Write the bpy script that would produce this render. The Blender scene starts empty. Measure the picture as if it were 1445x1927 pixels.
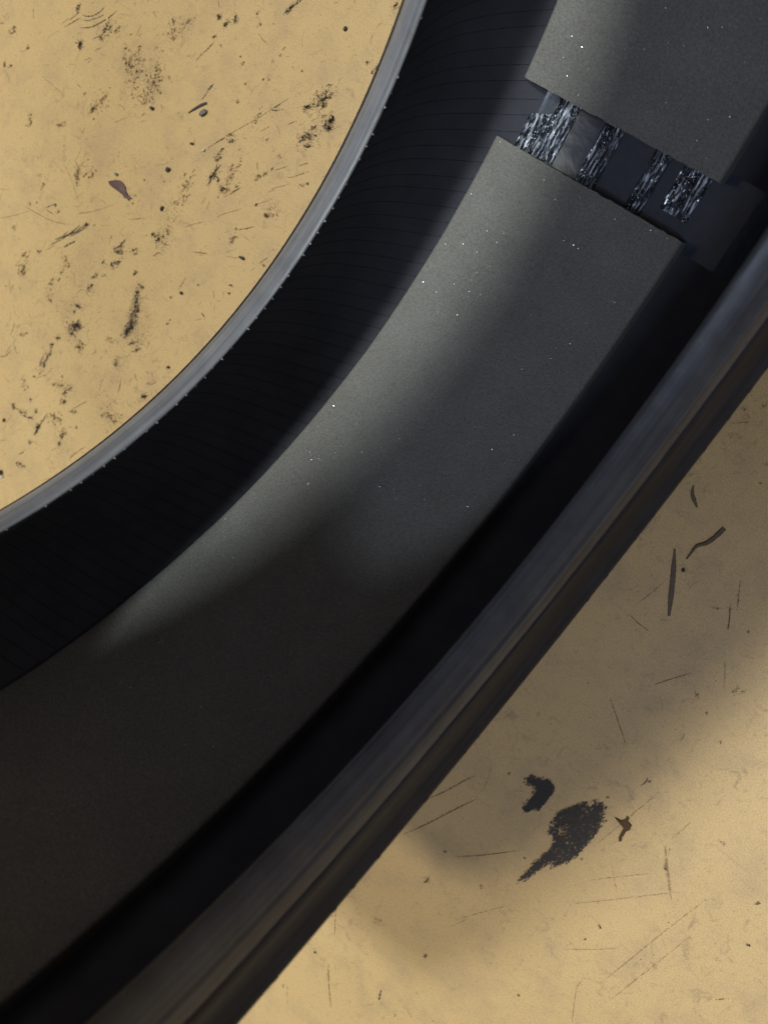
import bpy, bmesh, math, random
import numpy as np
from mathutils import Matrix, Vector

scene = bpy.context.scene
RO = 0.304                                   # outer radius of the tyre: its axis stands this high above the floor

# ------------------------------------------------------------------ camera
cam_data = bpy.data.cameras.new("camera")
cam = bpy.data.objects.new("camera", cam_data)
scene.collection.objects.link(cam)
cam_data.sensor_fit = 'VERTICAL'
cam_data.sensor_height = 24.0
cam_data.lens = 19.41
cam_data.clip_start = 0.01
cam_data.clip_end = 60.0
cam.matrix_world = Matrix(((0.7514921, -0.59021062, 0.29480679, 0.11396857),
                           (0.50961865, 0.80309582, 0.30874897, -0.00047905),
                           (-0.41898502, -0.08178338, 0.90430251, 0.10659926 + RO),
                           (0, 0, 0, 1)))
cam_data.dof.use_dof = True
cam_data.dof.focus_distance = 0.40
cam_data.dof.aperture_fstop = 6.3
scene.camera = cam

# ------------------------------------------------------------------ world and lamps
world = bpy.data.worlds.new("World")
scene.world = world
world.use_nodes = True
bg = world.node_tree.nodes["Background"]
bg.inputs[0].default_value = (0.90, 0.88, 1.0, 1)
bg.inputs[1].default_value = 0.18

def lamp(name, loc, power, colour, radius):
    d = bpy.data.lights.new(name, 'POINT')
    d.energy = power
    d.color = colour
    d.shadow_soft_size = radius
    o = bpy.data.objects.new(name, d)
    o.location = loc
    scene.collection.objects.link(o)
    return o

# two high workshop lamps and a cooler, nearer one on the right
lamp("ceiling_lamp", (-1.14, 0.85, 8.0), 1300.0, (0.84, 0.94, 1.0), 0.30)
lamp("ceiling_lamp", (-1.02, -0.75, 8.0), 760.0, (1.0, 0.98, 0.86), 0.30)
lamp("side_lamp", (0.056 + 0.37 * 2.4, -0.34 * 2.4, 0.08 + 2.4), 60.0, (0.66, 0.78, 1.0), 0.16)

scene.view_settings.view_transform = 'Standard'
scene.view_settings.look = 'None'
scene.view_settings.gamma = 1.0
scene.view_settings.use_curve_mapping = False
scene.view_settings.exposure = 0.0


# ------------------------------------------------------------------ helpers
rng = np.random.default_rng(11)
random.seed(5)

def link(name, verts, faces, mat, parent=None, smooth=False):
    me = bpy.data.meshes.new(name)
    me.from_pydata([tuple(map(float, v)) for v in verts], [], [tuple(int(i) for i in f) for f in faces])
    me.update()
    if smooth:
        me.polygons.foreach_set("use_smooth", [True] * len(me.polygons))
    me.materials.append(mat)
    o = bpy.data.objects.new(name, me)
    scene.collection.objects.link(o)
    if parent is not None:
        o.parent = parent
    return o

def share(name, src, parent):
    o = bpy.data.objects.new(name, src.data)
    scene.collection.objects.link(o)
    o.parent = parent
    return o

def tag(o, label=None, category=None, group=None, kind=None):
    for k, v in (("label", label), ("category", category), ("group", group), ("kind", kind)):
        if v:
            o[k] = v
    return o

class VNoise:                                   # smooth value noise on a lattice
    def __init__(self, seed):
        self.t = np.random.default_rng(seed).random((256, 256))
    def __call__(self, x, y):
        x = np.asarray(x, float); y = np.asarray(y, float)
        xi = np.floor(x).astype(int); yi = np.floor(y).astype(int)
        fx = x - xi; fy = y - yi
        fx = fx * fx * (3 - 2 * fx); fy = fy * fy * (3 - 2 * fy)
        g = lambda a, b: self.t[a % 256, b % 256]
        return (g(xi, yi) * (1 - fx) * (1 - fy) + g(xi + 1, yi) * fx * (1 - fy)
                + g(xi, yi + 1) * (1 - fx) * fy + g(xi + 1, yi + 1) * fx * fy)

def P3(x, r, deg):                              # tyre coordinates: across, radius, angle from the bottom
    a = math.radians(deg)
    return (x, r * math.sin(a), RO - r * math.cos(a))

# ------------------------------------------------------------------ materials
def new_mat(name):
    m = bpy.data.materials.new(name)
    m.use_nodes = True
    nt = m.node_tree
    b = nt.nodes["Principled BSDF"]
    return m, nt, b

def N(nt, t, **kw):
    n = nt.nodes.new(t)
    for k, v in kw.items():
        if k in n.inputs.keys():
            n.inputs[k].default_value = v
        else:
            setattr(n, k, v)
    return n

def ramp(nt, stops):
    n = nt.nodes.new("ShaderNodeValToRGB")
    e = n.color_ramp.elements
    while len(e) < len(stops):
        e.new(0.5)
    for el, (p, c) in zip(e, stops):
        el.position = p
        el.color = c if len(c) == 4 else (*c, 1)
    return n

def mapped(nt, scale=(1, 1, 1), rot=(0, 0, 0)):
    tc = nt.nodes.new("ShaderNodeTexCoord")
    mp = nt.nodes.new("ShaderNodeMapping")
    mp.inputs["Scale"].default_value = scale
    mp.inputs["Rotation"].default_value = rot
    nt.links.new(tc.outputs["Object"], mp.inputs[0])
    return mp

def mixc(nt, fac, a, b, mode='MIX'):
    n = nt.nodes.new("ShaderNodeMix")
    n.data_type = 'RGBA'
    n.blend_type = mode
    for s, v in ((0, fac), (6, a), (7, b)):
        if hasattr(v, "is_linked") or hasattr(v, "links"):
            nt.links.new(v, n.inputs[s])
        else:
            n.inputs[s].default_value = v if s == 0 else (*v, 1)
    return n.outputs[2]

def rubber(name, base, dust, rough, dust_scale=60, bump=0.15, bump_scale=900, streak=0.0, spec=0.5):
    m, nt, b = new_mat(name)
    mp = mapped(nt)
    n1 = N(nt, "ShaderNodeTexNoise", Scale=dust_scale, Detail=6.0, Roughness=0.65)
    nt.links.new(mp.outputs[0], n1.inputs["Vector"])
    r = ramp(nt, [(0.35, (0, 0, 0)), (0.72, (1, 1, 1))])
    nt.links.new(n1.outputs["Fac"], r.inputs[0])
    col = mixc(nt, r.outputs[0], base, dust)
    if streak:                                   # fine rubbed lines running round the ring
        mps = mapped(nt, (620, 9, 9))
        ns = N(nt, "ShaderNodeTexNoise", Scale=1.0, Detail=3.0, Roughness=0.6)
        nt.links.new(mps.outputs[0], ns.inputs["Vector"])
        rs = ramp(nt, [(0.34, (1 - streak,) * 3), (0.66, (1.18,) * 3)])
        nt.links.new(ns.outputs["Fac"], rs.inputs[0])
        col = mixc(nt, 1.0, col, (1, 1, 1), 'MULTIPLY')
        nt.links.new(rs.outputs[0], col.node.inputs[7])
    nt.links.new(col, b.inputs["Base Color"])
    n2 = N(nt, "ShaderNodeTexNoise", Scale=bump_scale, Detail=4.0, Roughness=0.6)
    nt.links.new(mp.outputs[0], n2.inputs["Vector"])
    bp = N(nt, "ShaderNodeBump", Strength=bump, Distance=0.0006)
    nt.links.new(n2.outputs["Fac"], bp.inputs["Height"])
    nt.links.new(bp.outputs[0], b.inputs["Normal"])
    rr = nt.nodes.new("ShaderNodeMapRange")
    rr.inputs[3].default_value = rough - 0.08
    rr.inputs[4].default_value = rough + 0.10
    nt.links.new(n1.outputs["Fac"], rr.inputs[0])
    nt.links.new(rr.outputs[0], b.inputs["Roughness"])
    b.inputs["Specular IOR Level"].default_value = spec
    return m

M_RUBBER = rubber("sidewall_rubber", (0.022, 0.023, 0.028), (0.034, 0.034, 0.040), 0.66, spec=0.16, streak=0.3)
M_LINER = rubber("inner_liner_rubber", (0.045, 0.046, 0.056), (0.066, 0.067, 0.076), 0.62, 45, 0.2, 1400, spec=0.2)
M_BEAD = rubber("bead_rubber_with_paste_residue", (0.172, 0.176, 0.190), (0.245, 0.246, 0.256), 0.40, 70, 0.12, 1100, streak=0.30)
M_BEAD_SHADED = rubber("bead_rubber_shaded", (0.050, 0.053, 0.062), (0.078, 0.080, 0.088), 0.42, 70, 0.10, 1100, spec=0.5, streak=0.35)  # right bead: darker, bluer copy of the bead rubber, shade put into its colour
M_RIDGE = rubber("moulding_flash_rubber", (0.028, 0.028, 0.034), (0.040, 0.040, 0.046), 0.5, spec=0.3)
M_NIB = rubber("trim_flash_rubber", (0.2, 0.2, 0.2), (0.28, 0.28, 0.28), 0.4)

def foam_mat():
    m, nt, b = new_mat("open_cell_foam")
    mp = mapped(nt)
    big = N(nt, "ShaderNodeTexNoise", Scale=42.0, Detail=7.0, Roughness=0.65)
    cell = N(nt, "ShaderNodeTexVoronoi", Scale=1700.0)
    fine = N(nt, "ShaderNodeTexNoise", Scale=1150.0, Detail=4.0, Roughness=0.7)
    for n in (big, cell, fine):
        nt.links.new(mp.outputs[0], n.inputs["Vector"])
    c1 = mixc(nt, big.outputs["Fac"], (0.180, 0.172, 0.150), (0.268, 0.256, 0.226))
    r = ramp(nt, [(0.30, (0.62, 0.62, 0.62)), (0.66, (1.16, 1.16, 1.16))])
    nt.links.new(fine.outputs["Fac"], r.inputs[0])
    c2 = mixc(nt, 1.0, c1, (1, 1, 1), 'MULTIPLY')
    mult = c2.node
    nt.links.new(r.outputs[0], mult.inputs[7])
    nt.links.new(c2, b.inputs["Base Color"])
    bp = N(nt, "ShaderNodeBump", Strength=0.45, Distance=0.0005)
    nt.links.new(cell.outputs["Distance"], bp.inputs["Height"])
    nt.links.new(bp.outputs[0], b.inputs["Normal"])
    b.inputs["Roughness"].default_value = 0.85
    b.inputs["Specular IOR Level"].default_value = 0.25
    return m
M_FOAM = foam_mat()

def sparkle_mat():
    m, nt, b = new_mat("foam_cell_film")
    b.inputs["Base Color"].default_value = (0.70, 0.71, 0.72, 1)
    b.inputs["Metallic"].default_value = 0.9
    b.inputs["Roughness"].default_value = 0.27
    return m
M_SPARK = sparkle_mat()

def glue_mat(name, base, rough, coat):
    m, nt, b = new_mat(name)
    mp = mapped(nt)
    n1 = N(nt, "ShaderNodeTexNoise", Scale=260.0, Detail=5.0)
    nt.links.new(mp.outputs[0], n1.inputs["Vector"])
    nt.links.new(mixc(nt, n1.outputs["Fac"], tuple(0.6 * c for c in base), tuple(1.4 * c for c in base)), b.inputs["Base Color"])
    bp = N(nt, "ShaderNodeBump", Strength=0.25, Distance=0.0006)
    nt.links.new(n1.outputs["Fac"], bp.inputs["Height"])
    nt.links.new(bp.outputs[0], b.inputs["Normal"])
    b.inputs["Roughness"].default_value = rough
    b.inputs["Coat Weight"].default_value = coat
    b.inputs["Coat Roughness"].default_value = 0.08
    return m
M_FILM = glue_mat("smooth_glue_film", (0.036, 0.044, 0.060), 0.28, 0.4)
def strand_mat():
    m, nt, b = new_mat("torn_glue_strings")
    mp = mapped(nt, (1000, 120, 120), (0, 0, 0))
    n1 = N(nt, "ShaderNodeTexNoise", Scale=1.0, Detail=2.0, Roughness=0.5)
    nt.links.new(mp.outputs[0], n1.inputs["Vector"])
    r = ramp(nt, [(0.47, (0.014, 0.017, 0.024)), (0.57, (0.11, 0.125, 0.16)), (0.67, (0.72, 0.76, 0.82))])
    nt.links.new(n1.outputs["Fac"], r.inputs[0])
    nt.links.new(r.outputs[0], b.inputs["Base Color"])
    bp = N(nt, "ShaderNodeBump", Strength=0.5, Distance=0.0006)
    nt.links.new(n1.outputs["Fac"], bp.inputs["Height"])
    nt.links.new(bp.outputs[0], b.inputs["Normal"])
    b.inputs["Roughness"].default_value = 0.10
    b.inputs["Coat Weight"].default_value = 0.8
    b.inputs["Coat Roughness"].default_value = 0.06
    return m
M_GLUE = strand_mat()

def floor_mat():
    m, nt, b = new_mat("worn_tan_floor_paint")
    mp = mapped(nt)
    big = N(nt, "ShaderNodeTexNoise", Scale=5.0, Detail=4.0, Roughness=0.55)
    mid = N(nt, "ShaderNodeTexNoise", Scale=38.0, Detail=7.0, Roughness=0.68)
    fine = N(nt, "ShaderNodeTexNoise", Scale=420.0, Detail=4.0, Roughness=0.7)
    for n in (big, mid, fine):
        nt.links.new(mp.outputs[0], n.inputs["Vector"])
    r0 = ramp(nt, [(0.30, (0.61, 0.402, 0.162)), (0.70, (0.67, 0.452, 0.192))])
    nt.links.new(big.outputs["Fac"], r0.inputs[0])
    r1 = ramp(nt, [(0.47, (0, 0, 0)), (0.74, (0.62, 0.62, 0.62))])
    nt.links.new(mid.outputs["Fac"], r1.inputs[0])
    c = mixc(nt, r1.outputs[0], (1, 1, 1), (0.42, 0.28, 0.145))
    nt.links.new(r0.outputs[0], c.node.inputs[6])
    r2 = ramp(nt, [(0.57, (0, 0, 0)), (0.76, (0.6, 0.6, 0.6))])
    nt.links.new(fine.outputs["Fac"], r2.inputs[0])
    c = mixc(nt, r2.outputs[0], c, (0.34, 0.22, 0.11))
    # long hairline scratches running one way
    # smudged patches, dirtier in some places than in others
    sm1 = N(nt, "ShaderNodeTexNoise", Scale=120.0, Detail=8.0, Roughness=0.75, Distortion=1.2)
    sm2 = N(nt, "ShaderNodeTexNoise", Scale=14.0, Detail=2.0)
    for n in (sm1, sm2):
        nt.links.new(mp.outputs[0], n.inputs["Vector"])
    ra = ramp(nt, [(0.54, (0, 0, 0)), (0.68, (1, 1, 1))])
    rb = ramp(nt, [(0.40, (0, 0, 0)), (0.66, (0.9, 0.9, 0.9))])
    nt.links.new(sm1.outputs["Fac"], ra.inputs[0]); nt.links.new(sm2.outputs["Fac"], rb.inputs[0])
    mu = N(nt, "ShaderNodeMath", operation='MULTIPLY')
    nt.links.new(ra.outputs[0], mu.inputs[0]); nt.links.new(rb.outputs[0], mu.inputs[1])
    c = mixc(nt, mu.outputs[0], c, (0.30, 0.19, 0.095))
    mp2 = mapped(nt, (28, 700, 1), (0, 0, math.radians(52)))
    sc = N(nt, "ShaderNodeTexNoise", Scale=1.0, Detail=2.0, Roughness=0.5)
    nt.links.new(mp2.outputs[0], sc.inputs["Vector"])
    r3 = ramp(nt, [(0.66, (0, 0, 0)), (0.76, (0.4, 0.4, 0.4))])
    nt.links.new(sc.outputs["Fac"], r3.inputs[0])
    c = mixc(nt, r3.outputs[0], c, (0.40, 0.27, 0.14))
    grain = N(nt, "ShaderNodeTexNoise", Scale=1300.0, Detail=3.0, Roughness=0.7)
    nt.links.new(mp.outputs[0], grain.inputs["Vector"])
    rg = ramp(nt, [(0.32, (0.80, 0.78, 0.74)), (0.62, (1.08, 1.08, 1.08))])
    nt.links.new(grain.outputs["Fac"], rg.inputs[0])
    c = mixc(nt, 1.0, c, (1, 1, 1), 'MULTIPLY')
    nt.links.new(rg.outputs[0], c.node.inputs[7])
    nt.links.new(c, b.inputs["Base Color"])
    bp = N(nt, "ShaderNodeBump", Strength=0.10, Distance=0.001)
    nt.links.new(mid.outputs["Fac"], bp.inputs["Height"])
    nt.links.new(bp.outputs[0], b.inputs["Normal"])
    b.inputs["Roughness"].default_value = 0.5
    return m
M_FLOOR = floor_mat()

def mark_mat(name, base, solid, scale=900):
    """rubbed-on dirt: breaks up where the noise lets the floor show through"""
    m, nt, b = new_mat(name)
    b.inputs["Roughness"].default_value = 0.7
    b.inputs["Specular IOR Level"].default_value = 0.2
    b.inputs["Base Color"].default_value = (*base, 1)
    mp = mapped(nt)
    n1 = N(nt, "ShaderNodeTexNoise", Scale=scale, Detail=3.0, Roughness=0.6)
    nt.links.new(mp.outputs[0], n1.inputs["Vector"])
    r = ramp(nt, [(0.30, (solid - 0.55,) * 3 if solid > 0.55 else (0, 0, 0)), (0.56, (solid,) * 3)])
    nt.links.new(n1.outputs["Fac"], r.inputs[0])
    nt.links.new(r.outputs[0], b.inputs["Alpha"])
    return m
M_DARK = mark_mat("rubbed_rubber_mark", (0.055, 0.045, 0.038), 0.88)
M_BROWN = mark_mat("brown_grime_mark", (0.17, 0.10, 0.042), 0.72)
M_FAINT = mark_mat("faint_grime_mark", (0.24, 0.145, 0.075), 0.36, 420)
def scuff_mat():
    m, nt, b = new_mat("smeared_rubber_scuff")
    b.inputs["Roughness"].default_value = 0.65
    mp = mapped(nt, (900, 260, 1), (0, 0, math.radians(-18)))
    n1 = N(nt, "ShaderNodeTexNoise", Scale=1.0, Detail=5.0, Roughness=0.65)
    nt.links.new(mp.outputs[0], n1.inputs["Vector"])
    nt.links.new(mixc(nt, n1.outputs["Fac"], (0.010, 0.009, 0.009), (0.075, 0.055, 0.042)), b.inputs["Base Color"])
    r = ramp(nt, [(0.28, (0.97,) * 3), (0.66, (0.62,) * 3)])
    nt.links.new(n1.outputs["Fac"], r.inputs[0])
    nt.links.new(r.outputs[0], b.inputs["Alpha"])
    return m
M_SCUFF = scuff_mat()
M_SPECK = mark_mat("fine_dirt_speck", (0.15, 0.095, 0.045), 0.70, 300)

def plain(name, a, b_, rough, scale=300):
    m, nt, b = new_mat(name)
    mp = mapped(nt)
    n1 = N(nt, "ShaderNodeTexNoise", Scale=scale, Detail=5.0)
    nt.links.new(mp.outputs[0], n1.inputs["Vector"])
    nt.links.new(mixc(nt, n1.outputs["Fac"], a, b_), b.inputs["Base Color"])
    bp = N(nt, "ShaderNodeBump", Strength=0.3, Distance=0.0005)
    nt.links.new(n1.outputs["Fac"], bp.inputs["Height"])
    nt.links.new(bp.outputs[0], b.inputs["Normal"])
    b.inputs["Roughness"].default_value = rough
    return m
M_LEAF = plain("dry_leaf", (0.045, 0.022, 0.018), (0.20, 0.105, 0.085), 0.6, 420)
M_STONE = plain("grey_grit_stone", (0.12, 0.12, 0.11), (0.24, 0.235, 0.22), 0.7)
M_DSTONE = plain("dark_grit_stone", (0.03, 0.026, 0.026), (0.075, 0.06, 0.06), 0.6)
M_PALE = plain("pale_grit_stone", (0.5, 0.45, 0.36), (0.72, 0.66, 0.55), 0.6)
M_SHAVING = plain("brown_shaving", (0.08, 0.05, 0.026), (0.17, 0.105, 0.055), 0.6)
M_CLUMP = plain("rusty_dirt_clump", (0.05, 0.026, 0.010), (0.13, 0.07, 0.022), 0.8)

# ------------------------------------------------------------------ the setting: the floor
floor = link("floor", [(-1.6, -1.6, 0), (1.6, -1.6, 0), (1.6, 1.6, 0), (-1.6, 1.6, 0)], [(0, 1, 2, 3)], M_FLOOR)
tag(floor, kind="structure")

# ------------------------------------------------------------------ the tyre
tyre = bpy.data.objects.new("tyre", None)
tyre.empty_display_size = 0.05
scene.collection.objects.link(tyre)
tag(tyre, "black rubber car tyre standing on its tread with grey foam glued inside", "tyre")

# half profile of the inner face, from bead toe to the crown: (across, radius)
INNER = [(0.0750, 0.2012), (0.0775, 0.2060), (0.0800, 0.2140), (0.0820, 0.2250), (0.0826, 0.2360), (0.0815, 0.2460),
         (0.0785, 0.2550), (0.0738, 0.2635), (0.0680, 0.2705), (0.0610, 0.2762), (0.0520, 0.2808), (0.0410, 0.2838),
         (0.0280, 0.2852), (0.0140, 0.2858)]
OUTER = [(0.0905, 0.2095), (0.0918, 0.2125), (0.0921, 0.2170), (0.0924, 0.2215), (0.0936, 0.2255), (0.0960, 0.2290), (0.0981, 0.2312),
         (0.0988, 0.2330), (0.0986, 0.2348), (0.0972, 0.2364), (0.0956, 0.2385), (0.0948, 0.2420), (0.0950, 0.2500),
         (0.0953, 0.2600), (0.0948, 0.2700), (0.0930, 0.2800), (0.0905, 0.2880), (0.0880, 0.2935), (0.0850, 0.2970), (0.0800, 0.2995)]
TREAD = [(0.0610, 0.3018), (0.0600, 0.3018), (0.0598, 0.2950), (0.0520, 0.2950), (0.0518, 0.3025), (0.0280, 0.3036), (0.0278, 0.2962),
         (0.0190, 0.2962), (0.0188, 0.3038), (0.0, 0.3040)]

def catmull(pts, n):
    pts = [np.array(p) for p in pts]
    pts = [2 * pts[0] - pts[1]] + pts + [2 * pts[-1] - pts[-2]]
    out = []
    for i in range(1, len(pts) - 2):
        p0, p1, p2, p3 = pts[i - 1:i + 3]
        for k in range(n):
            t = k / n
            out.append(0.5 * (2 * p1 + (p2 - p0) * t + (2 * p0 - 5 * p1 + 4 * p2 - p3) * t * t + (3 * p1 - p0 - 3 * p2 + p3) * t ** 3))
    out.append(pts[-2])
    return [tuple(p) for p in out]

def lathe(name, prof, mat, parent, seg=360, a0=0.0, a1=360.0, closed=True, wobble=None):
    """revolve a closed profile (list of (x, r)) about the tyre's axis"""
    full = abs(a1 - a0 - 360.0) < 1e-6
    n = len(prof)
    rows = seg if full else seg + 1
    vs = []
    for i in range(rows):
        a = a0 + (a1 - a0) * i / seg
        for j, (x, r) in enumerate(prof):
            d = wobble(j, a) if wobble else 0.0
            vs.append(P3(x, r + d, a))
    fs = []
    m = n if closed else n - 1
    for i in range(seg):
        i2 = (i + 1) % rows
        for j in range(m):
            j2 = (j + 1) % n
            fs.append((i * n + j, i * n + j2, i2 * n + j2, i2 * n + j))
    if not full and closed:
        fs.append(tuple(range(n)))
        fs.append(tuple(reversed(range((rows - 1) * n, rows * n))))
    o = link(name, vs, fs, mat, parent, smooth=True)
    bm = bmesh.new(); bm.from_mesh(o.data)
    bmesh.ops.recalc_face_normals(bm, faces=bm.faces)
    bm.to_mesh(o.data); bm.free()
    return o

inner_half = catmull(INNER, 3)                                # toe -> crown, x > 0
outer_half = catmull(OUTER, 2)
mirror = lambda pts: [(-x, r) for x, r in pts]
liner_line = mirror(inner_half) + [(0.0, 0.2860)] + inner_half[::-1]          # left toe ... right toe
# carcass: inner liner skin, 5 mm thick, so that it can have a material of its own
def offset_in(pts, d):
    out = []
    for i, p in enumerate(pts):
        a = np.array(pts[max(i - 1, 0)]); b = np.array(pts[min(i + 1, len(pts) - 1)])
        t = (b - a) / np.linalg.norm(b - a)
        out.append((p[0] - t[1] * d, p[1] + t[0] * d))
    return out
ll = liner_line[3:-3]
liner = lathe("inner_liner", ll + offset_in(ll, 0.004)[::-1], M_LINER, tyre, 360)

inn = offset_in(liner_line, 0.0036)[4:-4]
outer_line = mirror(outer_half) + mirror(TREAD) + TREAD[::-1][1:] + outer_half[::-1]
carcass = lathe("carcass", inn + outer_line[::-1], M_RUBBER, tyre, 360)
sm = carcass.modifiers.new("edges", 'EDGE_SPLIT'); sm.split_angle = math.radians(40)

# the two beads: toe, seat with its fine moulded lines, heel
BEAD_IN = [(0.0762, 0.2035), (0.0752, 0.2016), (0.0743, 0.2004), (0.0740, 0.1999), (0.0744, 0.1995), (0.0752, 0.1993), (0.0765, 0.1994),
           (0.0785, 0.1999), (0.0805, 0.2006), (0.0825, 0.2015)]
# the left bead is worn round, the right one keeps its fine moulded lines
BEAD_L = BEAD_IN + [(0.0838, 0.2024), (0.0850, 0.2034), (0.0862, 0.2047), (0.0872, 0.2060), (0.0880, 0.2073), (0.0886, 0.2085), (0.0894, 0.2098)]
BEAD_R = BEAD_IN + [(0.0838, 0.2024), (0.0850, 0.2033), (0.0855, 0.2040), (0.08585, 0.20395), (0.0862, 0.2047), (0.0866, 0.2047), (0.0869, 0.2054),
                    (0.0878, 0.2063), (0.0886, 0.2073), (0.0893, 0.2085), (0.0901, 0.2098)]
BEAD_OUT = [(0.0908, 0.2108), (0.0910, 0.2120), (0.0880, 0.2150), (0.0830, 0.2120), (0.0790, 0.2080)]
wn = VNoise(3)
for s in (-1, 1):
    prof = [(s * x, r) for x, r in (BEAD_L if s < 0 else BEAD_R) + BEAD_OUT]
    lathe("bead", prof, M_BEAD if s < 0 else M_BEAD_SHADED, tyre, 720, wobble=lambda j, a, s=s: (float(wn(a * 0.9 + 40 * s, j * 0.35)) - 0.5) * 0.00025)

# short cross joints in the moulded lines of the beads
def joint_mesh(name, x0, r0, x1, r1, deg, w, mat):
    vs = []
    for x, r in ((x0, r0), (x1, r1)):
        for k, h in ((-1, 0.0), (0, -0.00022), (1, 0.0)):
            vs.append(P3(x, r + h + 0.00004, deg + math.degrees(k * w / r)))
    return link(name, vs, [(0, 1, 4, 3), (1, 2, 5, 4)], mat, tyre)
for deg in (5.9, -4.28, -15.0, -29.0):
    joint_mesh("mould_joint", 0.0858, 0.2045, 0.0893, 0.2084, deg, 0.0004, M_RIDGE)
for deg in (-35.5, -9.0, 11.0):
    joint_mesh("mould_joint", -0.0785, 0.1999, -0.0840, 0.2023, deg, 0.0004, M_NIB)

# moulding flash: inclined ridges on the inner liner, each ending in a nib at the bead toe
PITCH = 360.0 / 232.0
ridge_line = mirror(inner_half)
def ridge_geo(side, deg0, seed, nib=True):
    rr = random.Random(seed)
    pts = ridge_line
    s, acc = [0.0], 0.0
    for a, b in zip(pts, pts[1:]):
        acc += math.dist(a, b); s.append(acc)
    keep = [i for i in range(0, len(pts), 2) if pts[i][0] < -0.047]
    off = offset_in(pts, -1.0)
    vs, fs = [], []
    for n_, i in enumerate(keep):
        x, r = pts[i]
        nx, nr = off[i][0] - x, off[i][1] - r
        deg = deg0 + math.degrees(0.50 * s[i] / r)
        h = 0.00014
        w = 0.00015
        for k, hh in ((-1, -0.0001), (0, h), (1, -0.0001)):
            q = P3(x + nx * hh, r + nr * hh, deg + math.degrees(k * w / r))
            vs.append((q[0] * (-1 if side > 0 else 1), q[1], q[2]))
        if n_:
            b = 3 * n_
            fs += [(b - 3, b - 2, b + 1, b), (b - 2, b - 1, b + 2, b + 1)]
    if side > 0:
        fs = [f[::-1] for f in fs]
    return vs, fs

def nib_geo(side, deg, seed, size=1.0):
    rr = random.Random(seed)
    L = rr.choice((0.0002, 0.0004, 0.0006, 0.0007)) * rr.uniform(0.7, 1.3) * size; w = rr.uniform(0.0003, 0.0007) * size
    vs = []
    for x, r, ww in ((0.0752, 0.2000, 1.0), (0.0742, 0.1997, 0.9), (0.0740 - L, 0.2000 + rr.uniform(-.0003, .0004), 0.35)):
        for k, h in ((-1, 0.0), (1, 0.0), (0, 0.0006)):
            vs.append(P3(side * x, r + h, deg + math.degrees(k * w * ww / r)))
    fs = []
    for i in range(2):
        for j in range(3):
            j2 = (j + 1) % 3
            fs.append((3 * i + j, 3 * i + j2, 3 * i + 3 + j2, 3 * i + 3 + j))
    fs.append((6, 7, 8))
    return vs, fs

base_v, base_f = ridge_geo(-1, 0.0, 1)
ridge0 = None
rest_v, rest_f, restn_v, restn_f = [], [], [], []
def rotx(o, deg):                              # turn a copy about the tyre's axis
    a = math.radians(deg)
    o.matrix_local = Matrix.Translation((0, 0, RO)) @ Matrix.Rotation(a, 4, 'X') @ Matrix.Translation((0, 0, -RO))
def add(V, F, v, f):
    b = len(V); V += v; F += [tuple(i + b for i in q) for q in f]
nib_src = []
for k in range(232):
    deg = -180.0 + PITCH * k
    jit = random.uniform(-0.12, 0.12)
    if -75 < deg < 32:
        if ridge0 is None:
            ridge0 = link("moulding_ridge", base_v, base_f, M_RIDGE, tyre)
            o = ridge0
        else:
            o = share("moulding_ridge", ridge0, tyre)
        rotx(o, deg + jit)
        if random.random() < 0.22:
            continue
        if len(nib_src) < 20:
            v, f = nib_geo(-1, 0.0, k)
            o = link("trim_nib", v, f, M_NIB, tyre)
            nib_src.append(o)
        else:
            o = share("trim_nib", random.choice(nib_src), tyre)
        rotx(o, deg + jit)
    else:
        v, f = ridge_geo(-1, deg + jit, k); add(rest_v, rest_f, v, f)
        v, f = nib_geo(-1, deg + jit, k); add(restn_v, restn_f, v, f)
    pass
for k in range(232):
    deg = -180.0 + PITCH * k
    jit = random.uniform(-0.12, 0.12)
    v, f = nib_geo(1, deg - jit, k + 500, 0.4); add(rest_v, rest_f, v, f)
tag(link("moulding_ridges", rest_v, rest_f, M_RIDGE, tyre), kind="stuff")
tag(link("trim_nibs", restn_v, restn_f, M_NIB, tyre), kind="stuff")

# little rubber vents round the rim of the right sidewall
vs, fs = [], []
for k in range(150):
    deg = k * 2.4 + random.uniform(-0.7, 0.7)
    if random.random() < 0.25:
        continue
    w = random.uniform(0.0006, 0.0018); hgt = random.uniform(0.00015, 0.00045)
    b = len(vs)
    for dx, dr, q in ((0.0, -0.0012, 1), (hgt, -0.0002, 0.7), (hgt, 0.0004, 0.7), (0.0, 0.0014, 1)):
        for e in (-1, 1):
            vs.append(P3(0.0986 + dx, 0.2331 + dr, deg + math.degrees(e * q * w / 0.233)))
    fs += [(b, b + 1, b + 3, b + 2), (b + 2, b + 3, b + 5, b + 4), (b + 4, b + 5, b + 7, b + 6), (b, b + 2, b + 4, b + 6), (b + 1, b + 7, b + 5, b + 3)]
tag(link("rim_vents", vs, fs, M_RUBBER, tyre), kind="stuff")

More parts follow.
